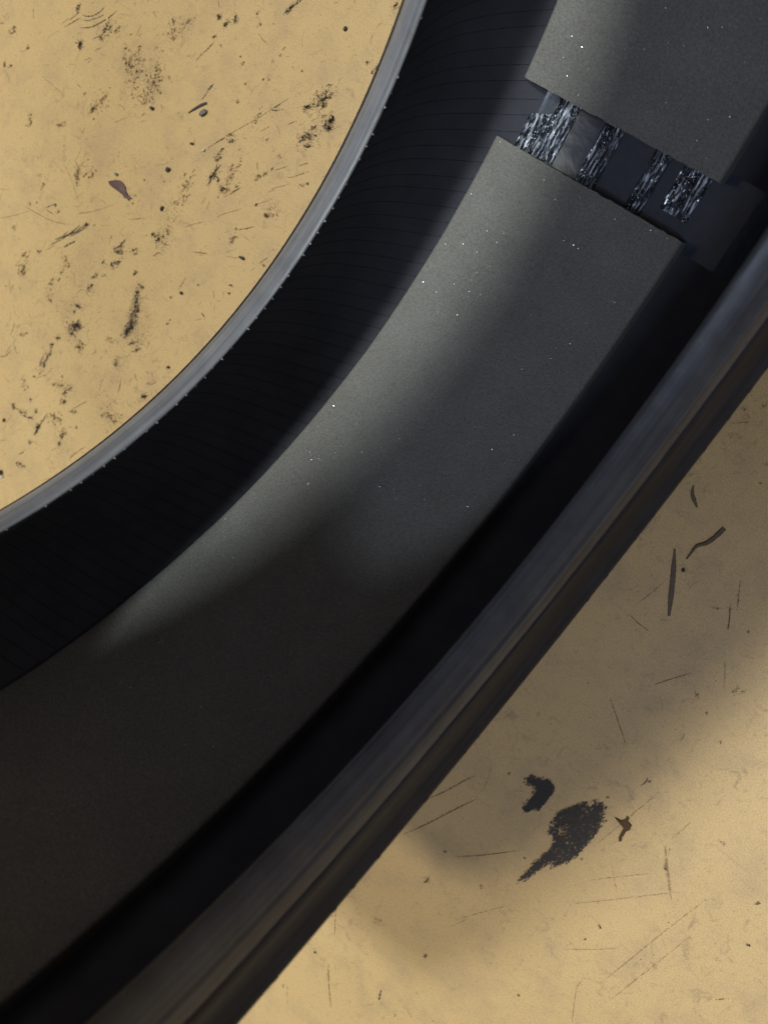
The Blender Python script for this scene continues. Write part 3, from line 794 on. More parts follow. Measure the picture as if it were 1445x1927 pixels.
BLOTCHES = [
 ('d', 2.7, 26, 1.5, 0.5, -363.5, -4.6),
 ('d', 3.9, 45, 1.6, 0.6, -335.4, -6.0),
 ('d', 2.7, 16, 1.3, 0.5, -328.2, -2.6),
 ('d', 1.8, 14, 1.0, 0.0, -337.2, -12.1),
 ('d', 2.4, 40, 1.5, 1.2, -350.9, -21.7),
 ('s', 18.0, 170, 1.3, 1.2, -293.5, -15.4),
 ('b', 6.6, 60, 2.6, 1.5, -309.9, -15.4),
 ('b', 6.0, 60, 2.2, 1.45, -302.6, -15.5),
 ('b', 9.0, 70, 1.5, 0.4, -287.6, -21.0),
 ('b', 5.4, 40, 2, 1.3, -289.2, -10.2),
 ('s', 13.5, 90, 1.4, 0.5, -283.3, 14.9),
 ('b', 6.6, 40, 1.6, 0.3, -285.9, 15.4),
 ('d', 1.5, 14, 1.5, 1.0, -405.6, -58.6),
 ('d', 1.8, 10, 1.0, 0.0, -400.3, -58.0),
 ('b', 2.4, 22, 2.0, 1.3, -367.2, -77.8),
 ('b', 1.5, 16, 1.3, 0.6, -392.0, -41.3),
 ('b', 3.6, 26, 1.0, 0.0, -409.4, -38.9),
 ('d', 0.8, 5, 2, 0.0, -331.6, -44.8),
 ('b', 4.2, 24, 2.2, 0.6, -318.4, -42.2),
 ('b', 3.0, 24, 2.0, 0.2, -339.9, -69.4),
 ('b', 6.0, 30, 1.8, 0.7, -320.0, -49.5),
 ('f', 12.0, 16, 2.0, 0.5, -375.1, -53.9),
 ('f', 12.0, 18, 1.6, 1.2, -384.1, -21.3),
 ('d', 2.7, 22, 2.2, 0.7, -219.9, 57.3),
 ('d', 1.2, 10, 1.2, 0.0, -259.3, 22.1),
 ('d', 2.1, 22, 1.2, 0.0, -261.9, 33.0),
 ('d', 2.4, 24, 1.4, 1.2, -250.9, 36.1),
 ('d', 2.4, 20, 1.8, 0.9, -255.2, 30.6),
 ('d', 4.2, 46, 1.5, 0.5, -176.8, 23.1),
 ('d', 3.0, 40, 1.4, 0.6, -172.8, 27.0),
 ('d', 3.0, 34, 1.7, 0.25, -180.6, 16.8),
 ('d', 2.7, 26, 1.8, 0.3, -173.8, 20.8),
 ('d', 4.5, 52, 1.0, 0.2, -166.3, 16.2),
 ('d', 2.7, 40, 1.3, 0.2, -162.4, 13.8),
 ('d', 4.8, 50, 1.3, 0.4, -170.8, 4.5),
 ('d', 2.7, 20, 2, 0.1, -175.3, 1.5),
 ('d', 2.7, 16, 2.4, 0.5, -208.4, -2.2),
 ('d', 3.0, 22, 1.6, 0.2, -217.8, -19.5),
 ('d', 2.7, 30, 1.5, 0.6, -220.9, -31.1),
 ('b', 1.2, 9, 1.0, 0.0, -239.1, 44.0),
 ('b', 1.2, 9, 1.0, 0.0, -234.1, 40.1),
 ('b', 0.9, 6, 1.0, 0.0, -237.0, 20.6),
 ('b', 1.2, 8, 1.0, 0.0, -233.5, 17.8),
 ('b', 0.9, 5, 1.0, 0.0, -216.0, 16.4),
 ('b', 0.9, 5, 1.0, 0.0, -212.6, 18.2),
 ('b', 0.9, 5, 1.0, 0.0, -212.7, 31.6),
 ('b', 1.2, 8, 1.0, 0.0, -225.7, 9.2),
 ('b', 1.5, 10, 1.0, 0.0, -225.3, -0.7),
 ('b', 0.7, 4, 1.0, 0.0, -212.8, 35.5),
 ('b', 0.7, 4, 1.0, 0.0, -215.5, 27.0),
 ('b', 0.9, 6, 1.0, 0.0, -195.5, 30.8),
 ('b', 1.5, 12, 1.0, 0.0, -160.8, 50.4),
 ('d', 2.1, 10, 1.8, 1.0, -155.1, 49.7),
 ('d', 1.8, 18, 1.6, 1.0, -161.2, 80.4),
 ('b', 0.9, 6, 1.0, 0.0, -252.3, 20.1),
 ('f', 4.2, 12, 1.0, 0.0, -218.1, 22.2),
 ('b', 0.9, 5, 1.6, 1.1, -196.2, -9.3),
 ('b', 0.9, 5, 2.0, 1.6, -184.0, -13.2),
 ('d', 2.7, 20, 1.3, 0.0, -289.3, -112.4),
 ('d', 1.8, 10, 1.5, 0.0, -316.0, -146.0),
 ('d', 1.2, 8, 1.0, 0.0, -319.4, -114.3),
 ('b', 1.2, 8, 1.0, 0.0, -314.9, -116.4),
 ('b', 0.9, 6, 1.0, 0.0, -334.2, -120.5),
 ('d', 3.3, 34, 1.7, 0.1, -259.0, -113.3),
 ('d', 3.0, 16, 2.2, 0.1, -248.1, -108.4),
 ('d', 3.3, 34, 1.5, 0.2, -256.4, -121.5),
 ('d', 1.8, 18, 1.5, 0.5, -267.1, -135.7),
 ('b', 1.2, 9, 2.0, 0.0, -259.8, -131.6),
 ('d', 1.5, 20, 1.2, 1.3, -239.6, -117.9),
 ('d', 3.3, 70, 2.2, 1.35, -230.5, -130.1),
 ('d', 3.0, 90, 2.6, 1.35, -227.8, -136.7),
 ('d', 3.6, 80, 2.0, 1.35, -225.8, -143.9),
 ('s', 9.0, 150, 2.0, 1.35, -226.4, -138.9),
 ('s', 10.2, 120, 1.8, 1.3, -218.1, -134.0),
 ('d', 1.8, 16, 1.7, -0.4, -231.0, -123.0),
 ('d', 2.7, 40, 1.4, 1.2, -234.5, -91.2),
 ('s', 7.2, 90, 2.0, 1.35, -233.9, -88.4),
 ('s', 7.2, 110, 2.2, 1.35, -231.8, -82.0),
 ('d', 2.1, 18, 1.0, 0.0, -239.0, -91.8),
 ('d', 1.8, 12, 1.6, 1.3, -230.7, -84.5),
 ('b', 1.5, 10, 2.5, 0.3, -230.2, -100.3),
 ('d', 2.4, 26, 1.3, 0.9, -266.7, -144.7),
 ('d', 3.3, 26, 1.7, -0.5, -268.3, -158.3),
 ('d', 4.8, 60, 1.5, 0.3, -263.2, -170.1),
 ('d', 1.5, 12, 1.0, 0.0, -269.9, -163.5),
 ('b', 3.6, 24, 1.0, 0.0, -293.8, -165.3),
 ('d', 2.1, 14, 1.5, 0.3, -297.4, -158.4),
 ('d', 1.2, 8, 1.4, 0.3, -292.0, -153.0),
 ('d', 1.2, 7, 2, 0.6, -201.6, -130.2),
 ('b', 1.2, 7, 1.5, 0.6, -207.7, -116.9),
 ('b', 1.2, 8, 1.0, 0.0, -335.3, -108.0),
 ('d', 1.5, 10, 1.8, -0.6, -344.3, -143.9),
 ('d', 0.9, 6, 1.0, 0.0, -339.5, -123.7),
 ('b', 1.8, 14, 1.6, 0.6, -327.9, -154.1),
 ('b', 6.0, 50, 1.8, 1.2, -323.6, -162.3),
 ('b', 4.2, 30, 2, 1.3, -294.4, -142.0),
 ('b', 2.7, 34, 2.0, 1.6, -313.4, -87.7),
 ('b', 2.1, 30, 2.2, 1.5, -311.2, -93.1),
 ('b', 4.8, 20, 1.6, 0.6, -306.6, -83.5),
 ('s', 7.8, 60, 1.5, 0.2, -273.0, -64.9),
 ('b', 6.0, 40, 1.6, 1.0, -232.3, -61.4),
 ('b', 0.9, 5, 2, 0.6, -229.5, -67.2),
 ('s', 18.0, 130, 1.8, 0.6, -285.6, -139.0),
 ('s', 21.0, 200, 1.6, 0.7, -265.9, -162.3),
 ('b', 0.7, 4, 1.0, 0.0, -262.3, -67.8),
 ('b', 0.7, 4, 1.0, 0.0, -248.6, -62.2),
 ('b', 0.9, 6, 1.0, 0.0, -263.1, -83.7),
 ('b', 0.9, 7, 1.0, 0.0, -263.9, -78.5),
 ('d', 2.1, 30, 1.8, 1.1, -218.6, -41.6),
 ('d', 1.5, 12, 2.0, 1.2, -218.7, -46.3),
 ('d', 1.2, 10, 1.0, 0.0, -213.6, -43.0),
 ('b', 4.8, 50, 2.2, 1.0, -206.9, -37.0),
 ('b', 3.6, 30, 1.5, 0.3, -208.9, -46.3),
 ('b', 1.2, 8, 1.0, 0.0, -200.6, -40.7),
 ('b', 1.2, 8, 1.0, 0.0, -187.9, -60.8),
 ('d', 1.2, 8, 1.3, 0.0, -182.5, -42.5),
 ('d', 0.9, 6, 1.0, 0.0, -184.2, -21.3),
 ('d', 1.2, 7, 1.4, 0.5, -187.0, -25.3),
 ('d', 0.9, 5, 1.0, 0.0, -190.7, -31.3),
 ('b', 1.8, 12, 1.0, 0.0, -190.2, -28.8),
 ('d', 2.7, 20, 1.3, 0.5, -187.1, -66.1),
 ('d', 1.2, 8, 1.5, -0.5, -174.0, -89.1),
 ('b', 1.5, 9, 1.0, 0.0, -172.5, -92.8),
 ('b', 4.2, 24, 1.0, 0.0, -172.7, -42.0),
 ('b', 0.9, 5, 1.0, 0.0, -193.8, -100.5),
 ('b', 1.2, 7, 1.0, 0.0, -161.8, -20.1),
 ('b', 1.2, 8, 1.0, 0.0, -159.7, -17.8),
 ('b', 1.5, 9, 2.0, -0.5, -159.5, -68.5),
 ('d', 4.5, 44, 1.4, 0.4, -266.1, -174.2),
 ('d', 2.4, 22, 1.0, 1.0, -273.5, -185.1),
 ('d', 2.4, 26, 1.8, 1.0, -275.5, -198.0),
 ('d', 3.6, 40, 1.9, 1.05, -275.7, -205.1),
 ('d', 1.8, 12, 1.0, 0.0, -275.8, -191.3),
 ('b', 4.8, 40, 1.5, -0.6, -255.3, -179.5),
 ('b', 2.4, 14, 1.3, 0.0, -301.5, -198.9),
 ('d', 3.6, 80, 1.8, 1.0, -225.2, -148.0),
 ('d', 2.7, 60, 1.4, 0.4, -226.4, -152.6),
 ('d', 3.6, 40, 2.5, 0.1, -215.5, -154.0),
 ('s', 9.0, 140, 1.5, 0.8, -217.0, -148.4),
 ('d', 2.4, 26, 1.8, 1.4, -223.5, -172.5),
 ('s', 8.4, 100, 1.6, 1.4, -221.0, -174.1),
 ('b', 3.0, 18, 2, -0.3, -233.0, -162.3),
 ('d', 2.7, 26, 2.0, 0.7, -249.8, -209.6),
 ('d', 2.1, 16, 1.8, 0.7, -248.5, -217.9),
 ('b', 4.2, 30, 1.5, 0.0, -258.1, -210.4),
 ('d', 2.7, 34, 2.0, 0.9, -258.8, -244.0),
 ('d', 1.8, 20, 1.8, 0.9, -257.4, -248.2),
 ('d', 2.1, 20, 1.8, 0.2, -267.3, -243.3),
 ('d', 1.8, 14, 1.0, 0.0, -264.8, -236.1),
 ('d', 2.1, 22, 1.6, 1.1, -284.6, -244.4),
 ('d', 2.7, 22, 1.9, -0.3, -274.7, -243.4),
 ('d', 2.7, 30, 1.5, -0.3, -258.6, -276.9),
 ('d', 2.7, 30, 1.4, 1.0, -237.1, -236.6),
 ('d', 1.8, 18, 1.5, 1.2, -235.5, -242.7),
 ('s', 9.0, 80, 1.5, 0.5, -232.5, -244.9),
 ('d', 2.4, 18, 1.6, 0.5, -237.7, -218.6),
 ('d', 1.2, 10, 1.6, 0.6, -258.8, -257.3),
 ('d', 2.1, 34, 1.3, 0.4, -193.4, -178.7),
 ('s', 12.0, 120, 1.3, 0.3, -213.1, -200.8),
 ('b', 6.0, 40, 1.5, -0.4, -208.6, -203.9),
 ('d', 1.2, 7, 1.6, 1.2, -214.9, -207.2),
 ('d', 1.2, 10, 1.8, 1.0, -272.5, -232.7),
 ('d', 0.9, 6, 1.0, 0.0, -256.5, -204.9),
 ('d', 1.2, 6, 1.0, 0.0, -278.1, -217.8),
 ('b', 1.5, 10, 1.0, 0.0, -229.9, -225.9),
 ('b', 6.6, 40, 1.6, -1.0, -245.7, -230.6),
 ('b', 4.2, 20, 1.0, 0.0, -282.9, -229.7),
 ('b', 0.9, 6, 2.0, 0.0, 143.3, -76.7),
 ('b', 0.8, 4, 1.0, 0.0, 160.0, -77.2),
 ('b', 0.8, 5, 1.0, 0.0, 98.3, 4.1),
 ('b', 0.9, 4, 1.0, 0.0, 123.9, -19.3),
 ('d', 1.5, 8, 2, 1.5, 199.7, -194.8),
 ('f', 4.8, 20, 1.0, 0.0, 212.9, -195.4),
 ('b', 1.8, 10, 1.6, 0.8, 172.8, -102.0),
 ('b', 1.5, 8, 1.5, -0.7, 160.1, -116.1),
 ('b', 1.2, 6, 1.0, 0.0, 169.2, -120.6),
 ('b', 0.9, 4, 1.0, 0.0, 181.9, -127.3),
 ('d', 1.1, 7, 1.0, 0.0, 169.9, -165.4),
 ('b', 0.9, 5, 1.0, 0.0, 160.1, -186.3),
 ('b', 0.9, 5, 1.0, 0.0, 116.5, -212.0),
 ('b', 0.9, 5, 1.0, 0.0, 148.5, -243.7),
 ('b', 0.9, 5, 1.0, 0.0, 169.4, -222.3),
 ('b', 0.9, 5, 1.0, 0.0, 140.9, -274.7),
 ('b', 0.9, 5, 1.0, 0.0, 115.5, -274.2),
 ('d', 1.1, 10, 1.0, 0.0, 141.3, -332.9),
 ('b', 1.2, 9, 1.5, 1.2, 91.4, -386.4),
 ('b', 1.2, 6, 1.0, 0.0, 88.9, -422.5),
 ('b', 1.2, 9, 1.8, 1.0, 239.4, -179.0),
 ('d', 0.9, 6, 1.0, 0.0, 249.1, -198.9),
 ('d', 0.8, 5, 2.0, -0.8, 196.5, -244.7),
 ('b', 0.8, 5, 1.0, 0.0, 195.7, -256.1),
 ('b', 1.2, 6, 2, -0.4, 210.6, -166.3),
 ('f', 6.0, 20, 2.0, 0.6, 215.1, -220.4),
 ('b', 2.4, 14, 1.4, 1.0, 117.1, -294.8),
 ('b', 1.8, 10, 2, -0.3, 109.9, -338.4),
 ('b', 0.9, 5, 1.0, 0.0, 149.7, -377.2),
 ('b', 0.9, 5, 1.0, 0.0, 190.1, -309.1),
]
POLYS = {'big_scuff': [(147.4, -209.0), (149.8, -204.4), (151.2, -200.7), (153.0, -197.7), (156.3, -197.2), (157.9, -195.0), (156.9, -191.0), (159.0, -192.6), (159.8, -190.6), (162.5, -193.8), (164.6, -197.3), (166.0, -202.6), (167.2, -209.9), (167.2, -216.6), (166.5, -222.3), (166.2, -226.5), (164.2, -230.5), (161.9, -236.0), (160.7, -231.3), (159.1, -234.9), (157.7, -242.4), (156.5, -247.8), (155.8, -251.6), (153.9, -256.1), (153.6, -250.9), (153.8, -241.6), (154.7, -235.7), (155.5, -229.8), (153.9, -224.7), (153.2, -222.4), (149.1, -220.8), (150.0, -217.0), (146.8, -216.4), (147.4, -212.5)], 'big_scuff_hole': [(151.5, -218.3), (152.7, -214.2), (155.8, -213.0), (156.4, -215.3), (156.7, -218.8), (154.4, -220.2)], 'big_scuff_hole2': [(153.9, -199.6), (156.8, -198.6), (159.3, -199.9), (159.3, -202.7), (157.4, -200.9), (155.1, -201.3)], 'small_scuff': [(123.8, -207.2), (128.2, -205.2), (131.8, -203.6), (132.5, -200.6), (134.4, -200.6), (134.7, -202.6), (137.3, -203.5), (139.0, -206.9), (138.3, -210.1), (138.6, -212.5), (138.9, -216.6), (137.1, -215.5), (135.7, -218.1), (135.5, -220.7), (133.2, -222.5), (132.6, -220.9), (134.1, -218.2), (133.0, -214.8), (133.6, -210.4), (132.3, -207.2), (131.9, -205.7), (127.9, -207.0)], 'clump': [(168.6, -192.1), (171.8, -191.2), (172.8, -189.4), (172.5, -187.4), (173.9, -187.5), (174.3, -189.3), (176.8, -189.6), (177.5, -192.1), (176.6, -194.1), (177.2, -196.7), (176.8, -198.0), (178.0, -199.6), (177.4, -200.8), (175.9, -199.3), (176.2, -197.1), (175.4, -194.6), (174.1, -192.4), (172.7, -191.3), (171.5, -192.2)], 'leaf': [(-287.5, -81.5), (-284.5, -79.6), (-281.6, -77.6), (-278.7, -76.7), (-275.7, -77.0), (-273.3, -78.0), (-271.7, -79.8), (-269.3, -81.0), (-266.8, -81.5), (-264.7, -81.4), (-266.7, -82.9), (-266.7, -83.8), (-268.6, -83.4), (-270.5, -83.9), (-272.0, -83.0), (-275.6, -82.8), (-279.4, -82.9), (-282.4, -82.9), (-285.0, -82.8)]}
SPOTS = {'pebble': (-243.1, -16.1), 'chip_purple': (-182.4, 59.4), 'chip_lump': (-249.2, -54.7), 'chip_black': (-241.1, -75.7), 'chip_oval': (-174.9, -72.0), 'stone_dark': (-201.8, -110.5), 'grey_grit': (-283.4, -75.0), 'bolt': (-270.9, -290.9), 'cube_chip': (-278.9, -30.2), 'speck_right': (121.0, -71.4), 'white': (-231.8, -33.6), 'chip_a': (-286.3, -258.1), 'chip_b': (-186.7, -152.9), 'black_grit': (-241.4, -34.3)}
PATHS = {'sliver_left': [(-253.2, -20.8), (-250.8, -17.4), (-247.8, -13.7), (-244.4, -10.5)], 'sliver_short': [(101.2, -36.4), (102.8, -39.5), (105.6, -41.8), (108.5, -43.7)], 'curl': [(119.0, -66.2), (118.9, -62.5), (118.9, -58.9), (120.0, -56.9), (121.6, -54.7), (122.7, -51.1), (123.2, -47.9), (123.6, -44.6)], 'strip': [(112.0, -65.5), (117.1, -73.4), (121.1, -80.0), (125.0, -86.7), (128.8, -93.2)]}

MM = 0.001
MATS = {'d': M_DARK, 'b': M_BROWN, 'f': M_FAINT, 's': M_SPECK}
NAMES = {'d': "rubber_scuff", 'b': "grime_streak", 'f': "faint_streak", 's': "dirt_specks"}
zlev = [0.00012]
def next_z():
    zlev[0] += 0.0000012
    return zlev[0]

def spline(pts, step=0.5):
    pts = [np.array(p, float) for p in pts]
    if len(pts) == 2:
        pts = [pts[0], (pts[0] + pts[1]) / 2, pts[1]]
    pp = [2 * pts[0] - pts[1]] + pts + [2 * pts[-1] - pts[-2]]
    out = []
    for i in range(1, len(pp) - 2):
        p0, p1, p2, p3 = pp[i - 1:i + 3]
        n = max(2, int(np.linalg.norm(p2 - p1) / step))
        for k in range(n):
            t = k / n
            out.append(0.5 * (2 * p1 + (p2 - p0) * t + (2 * p0 - 5 * p1 + 4 * p2 - p3) * t * t + (3 * p1 - p0 - 3 * p2 + p3) * t ** 3))
    out.append(pts[-1])
    return out

def flake(cx, cy, r, el, ang, z, V, F, R):
    n = R.randint(5, 7)
    b = len(V)
    V.append((cx * MM, cy * MM, z))
    for k in range(n):
        th = 2 * math.pi * k / n + R.uniform(-0.3, 0.3)
        q = r * R.uniform(0.45, 1.15)
        u, v = q * el * math.cos(th), q * math.sin(th)
        V.append(((cx + u * math.cos(ang) - v * math.sin(ang)) * MM, (cy + u * math.sin(ang) + v * math.cos(ang)) * MM, z))
    for k in range(n):
        F.append((b, b + 1 + k, b + 1 + (k + 1) % n))

R = random.Random(77)
for kind, w, pts in STROKES:
    V, F = [], []
    z = next_z()
    c = spline(pts)
    n = len(c)
    for i, p in enumerate(c):
        t = c[min(i + 1, n - 1)] - c[max(i - 1, 0)]
        t = t / (np.linalg.norm(t) + 1e-9)
        nn = np.array((-t[1], t[0]))
        taper = min(1.0, 0.25 + 3.5 * min(i, n - 1 - i) / n)
        a, b = (0.30 * w * taper * R.uniform(0.45, 1.25) for _ in range(2))
        V += [((p + nn * a)[0] * MM, (p + nn * a)[1] * MM, z), ((p - nn * b)[0] * MM, (p - nn * b)[1] * MM, z)]
        if i and R.random() > 0.06:
            k = 2 * i
            F.append((k - 2, k - 1, k + 1, k))
    for _ in range(int(n * 0.25)):
        p = c[R.randrange(n)]
        flake(p[0] + R.gauss(0, w * 0.5), p[1] + R.gauss(0, w * 0.5), R.uniform(0.1, 0.28), 1.5, R.uniform(0, 3), z, V, F, R)
    link(NAMES[kind], V, F, MATS[kind], floor)

MAIN = math.radians(-62)                         # how the traced angles lie on the floor
for kind, r, n, el, ang, x, y in BLOTCHES:
    V, F = [], []
    z = next_z()
    # the angle was read off with the picture's x to the right: turn it to the floor's axes
    du, dv = math.cos(ang), math.sin(ang)
    gx, gy = 0.93 * du - 0.60 * dv * 0.9, 0.62 * du + 0.80 * dv
    ga = math.atan2(gy, gx)
    if kind == 'f':
        continue
    drag = R.gauss(0.9, 0.35)                     # most marks were dragged the same way
    lumps = [(R.gauss(0, r * 0.42) * el, R.gauss(0, r * 0.42)) for _ in range(max(2, n // 9))]
    for _ in range(int(n * 4.2)):
        if kind == 's':
            a, b = R.gauss(0, r * 0.5) * el, R.gauss(0, r * 0.5)
            s, fe, fa = R.choice((0.09, 0.11, 0.14, 0.20)) * R.uniform(0.7, 1.3), 1.2, R.uniform(0, 3)
        else:
            if R.random() < 0.72:                  # gathered round a few lumps
                la, lb = R.choice(lumps)
                a, b = la + R.gauss(0, 0.16 * r + 0.12) * el, lb + R.gauss(0, 0.13 * r + 0.12)
            else:
                a, b = R.gauss(0, r * 0.5) * el, R.gauss(0, r * 0.5)
            k = R.random()
            if k < 0.55:
                s, fe, fa = R.uniform(0.09, 0.22), R.uniform(1, 1.8), R.uniform(0, 3)
            elif k < 0.9:
                s, fe, fa = R.uniform(0.09, 0.17), R.uniform(2.5, 6.0), drag + R.gauss(0, 0.3)
            else:
                s, fe, fa = min(0.55, 0.16 + 0.07 * r) * R.uniform(0.7, 1.4), R.uniform(1.2, 2.2), drag + R.gauss(0, 0.5)
        px, py = x + a * math.cos(ga) - b * math.sin(ga), y + a * math.sin(ga) + b * math.cos(ga)
        flake(px, py, s, fe, fa, z, V, F, R)
    n_mark = len(F)
    if kind in 'db' and r > 1.6:                  # the stain round the mark
        for _ in range(int(4 + 3 * r)):
            a, b = R.gauss(0, r * 0.55) * el, R.gauss(0, r * 0.55)
            px, py = x + a * math.cos(ga) - b * math.sin(ga), y + a * math.sin(ga) + b * math.cos(ga)
            flake(px, py, R.uniform(0.25, 0.75) * (0.5 + 0.12 * r), R.uniform(1, 2.5), drag + R.gauss(0, 0.5), z - 0.0000005, V, F, R)
    o = link(NAMES[kind], V, F, MATS[kind], floor)
    if len(F) > n_mark:
        o.data.materials.append(M_FAINT)
        for k in range(n_mark, len(F)):
            o.data.polygons[k].material_index = 1
    if kind == 's':
        tag(o, kind="stuff")

# stray specks and short fine scratches over the whole bit of floor
for nm, kind, num, box, smin, smax in (("dirt_specks", 's', 2600, (-480, -130, -340, 120), 0.10, 0.24),
                                       ("dirt_specks", 's', 160, (95, 300, -480, 40), 0.10, 0.26)):
    V, F = [], []
    z = next_z()
    for _ in range(num):
        flake(R.uniform(box[0], box[1]), R.uniform(box[2], box[3]), R.uniform(smin, smax) * (1.7 if R.random() < 0.08 else 1), 1.3, R.uniform(0, 3), z, V, F, R)
    tag(link(nm, V, F, MATS[kind], floor), kind="stuff")
for num, box, mat in ((1300, (-480, -130, -340, 120), M_BROWN), (150, (95, 300, -480, 40), M_FAINT)):
    V, F = [], []
    z = next_z()
    for _ in range(num):
        x, y = R.uniform(box[0], box[1]), R.uniform(box[2], box[3])
        ang = R.gauss(0.95, 0.55) if R.random() < 0.7 else R.uniform(0, math.pi)
        L = R.expovariate(1 / 2.6) + 0.8
        w = R.uniform(0.05, 0.13)
        d = np.array((math.cos(ang), math.sin(ang))); nn = np.array((-d[1], d[0])); bend = R.gauss(0, 0.12) * L
        b = len(V)
        for t, ww in ((0, 0.1), (0.33, 1), (0.66, 1), (1, 0.1)):
            p = np.array((x, y)) + d * L * t + nn * bend * 4 * t * (1 - t)
            V += [(*((p + nn * w * ww) * MM), z), (*((p - nn * w * ww) * MM), z)]
        F += [(b, b + 1, b + 3, b + 2), (b + 2, b + 3, b + 5, b + 4), (b + 4, b + 5, b + 7, b + 6)]
    tag(link("fine_scratches", V, F, mat, floor), kind="stuff")

# real grit: tiny grains with a little height
for num, box in ((520, (-480, -130, -340, 120)), (130, (100, 300, -480, 40))):
    V, F = [], []
    for _ in range(num):
        x, y = R.uniform(box[0], box[1]), R.uniform(box[2], box[3])
        s = R.choice((0.12, 0.15, 0.2, 0.25, 0.38)) * R.uniform(0.7, 1.2)
        b = len(V); a0 = R.uniform(0, 2)
        for k in range(4):
            th = a0 + k * math.pi / 2 + R.uniform(-0.3, 0.3); q = s * R.uniform(0.6, 1.3)
            V.append(((x + q * math.cos(th)) * MM, (y + q * math.sin(th)) * MM, 0.0))
        V.append(((x + R.uniform(-.3, .3) * s) * MM, (y + R.uniform(-.3, .3) * s) * MM, s * R.uniform(0.7, 1.3) * MM))
        F += [(b, b + 1, b + 4), (b + 1, b + 2, b + 4), (b + 2, b + 3, b + 4), (b + 3, b, b + 4)]
    tag(link("loose_grit", V, F, M_CLUMP, floor), kind="stuff")

# the large black scuffs on the right, from their outlines
def scuff_poly(name, poly, mat, holes=(), seed=0):
    q = random.Random(seed)
    pts = [np.array(p) for p in poly]
    lo = np.min(pts, 0); hi = np.max(pts, 0)
    def inside(p, pg):
        c = False
        for i in range(len(pg)):
            a, b = pg[i], pg[i - 1]
            if (a[1] > p[1]) != (b[1] > p[1]) and p[0] < (b[0] - a[0]) * (p[1] - a[1]) / (b[1] - a[1]) + a[0]:
                c = not c
        return c
    V, F = [], []
    z = next_z()
    area = 0
    ax = np.array((0.30, 0.95))
    ga = math.atan2(0.95, 0.30)
    for _ in range(10500):
        p = np.array((q.uniform(lo[0], hi[0]), q.uniform(lo[1], hi[1])))
        g = q.gauss(0, 1.6); pj = p + np.array((q.gauss(0, 0.45) + 0.3 * g, q.gauss(0, 0.45) + 0.95 * g))
        if not inside(pj, pts):
            continue
        if any(inside(p, h) for h in holes) and q.random() < 0.6:
            continue
        flake(p[0], p[1], q.uniform(0.14, 0.42), q.uniform(1.0, 4.0), ga + q.gauss(0, 0.25), z + q.uniform(0, 0.000004), V, F, q)
    for _ in range(70):                            # drag lines running out of the edge
        k = q.randrange(len(pts)); e = q.random()
        p = pts[k] * e + pts[k - 1] * (1 - e)
        flake(p[0] + q.gauss(0, 0.5), p[1] + q.gauss(0, 1.0), q.uniform(0.07, 0.16), q.uniform(6, 16), ga + q.gauss(0, 0.15), z, V, F, q)
    return link(name, V, F, mat, floor)
scuff_poly("rubber_scuff", POLYS['big_scuff'], M_SCUFF, (POLYS['big_scuff_hole'], POLYS['big_scuff_hole2']), 1)
scuff_poly("rubber_scuff", POLYS['small_scuff'], M_SCUFF, (), 2)

# ------------------------------------------------------------------ loose bits lying on the floor
def pebble(name, spot, size, mat, label, cat, seed, flat=0.55, rot=0.0):
    q = random.Random(seed)
    bm = bmesh.new()
    bmesh.ops.create_icosphere(bm, subdivisions=2, radius=1.0)
    nz = VNoise(seed)
    for v in bm.verts:
        d = 1 + 0.55 * (float(nz(v.co.x * 1.6 + 7, v.co.y * 1.6 + v.co.z * 1.1 + 9)) - 0.5)
        v.co = Vector((v.co.x * size[0] * d, v.co.y * size[1] * d, v.co.z * size[0] * flat * d)) * MM
    lo = min(v.co.z for v in bm.verts)
    for v in bm.verts:
        v.co.z -= lo * 0.97
    me = bpy.data.meshes.new(name); bm.to_mesh(me); bm.free()
    me.materials.append(mat)
    o = bpy.data.objects.new(name, me)
    o.location = (spot[0] * MM, spot[1] * MM, 0.0002)
    o.rotation_euler = (0, 0, rot)
    scene.collection.objects.link(o)
    return tag(o, label, cat)

pebble("pebble", SPOTS['pebble'], (2.8, 1.5), M_STONE, "flat grey pebble beside the dark pointed sliver on the yellow floor", "pebble", 1, 0.4, 1.1)
pebble("rubber_crumb", SPOTS['chip_purple'], (1.3, 0.8), M_DSTONE, "lone dark crumb on clean floor near the top of the bead", "crumb", 2, 0.6, 1.2)
pebble("rubber_crumb", SPOTS['chip_lump'], (1.7, 1.3), M_DSTONE, "dark brown crumb right of the dry leaf scrap", "crumb", 3, 0.6, .4)
pebble("rubber_crumb", SPOTS['chip_black'], (1.7, 0.85), M_DSTONE, "black oval crumb below and right of the dry leaf scrap", "crumb", 4, 0.6, 1.5)
pebble("rubber_crumb", SPOTS['chip_oval'], (2.1, 1.0), M_DSTONE, "dark oblong crumb close to the grey bead, midway along it", "crumb", 5, 0.5, .15)
pebble("grit_stone", SPOTS['stone_dark'], (1.1, 0.95), M_DSTONE, "small round dark grit stone below the middle of the yellow floor", "grit", 6, 0.8)
pebble("grit_stone", SPOTS['grey_grit'], (1.2, 1.0), M_STONE, "tiny grey grit stone just above the dry leaf scrap", "grit", 7, 0.7)
pebble("rubber_crumb", SPOTS['cube_chip'], (1.3, 1.1), M_DSTONE, "tiny dark crumb among the brown specks near the top", "crumb", 8, 0.7)
pebble("grit_stone", SPOTS['bolt'], (2.3, 1.9), M_DSTONE, "dark stone at the left edge with a pale chip beside it", "stone", 9, 0.7)
pebble("pale_chip", (SPOTS['bolt'][0] + 2.4, SPOTS['bolt'][1] - 2.3), (2.0, 0.8), M_PALE, "pale chip against the dark stone at the left edge", "chip", 10, 0.35, .9)
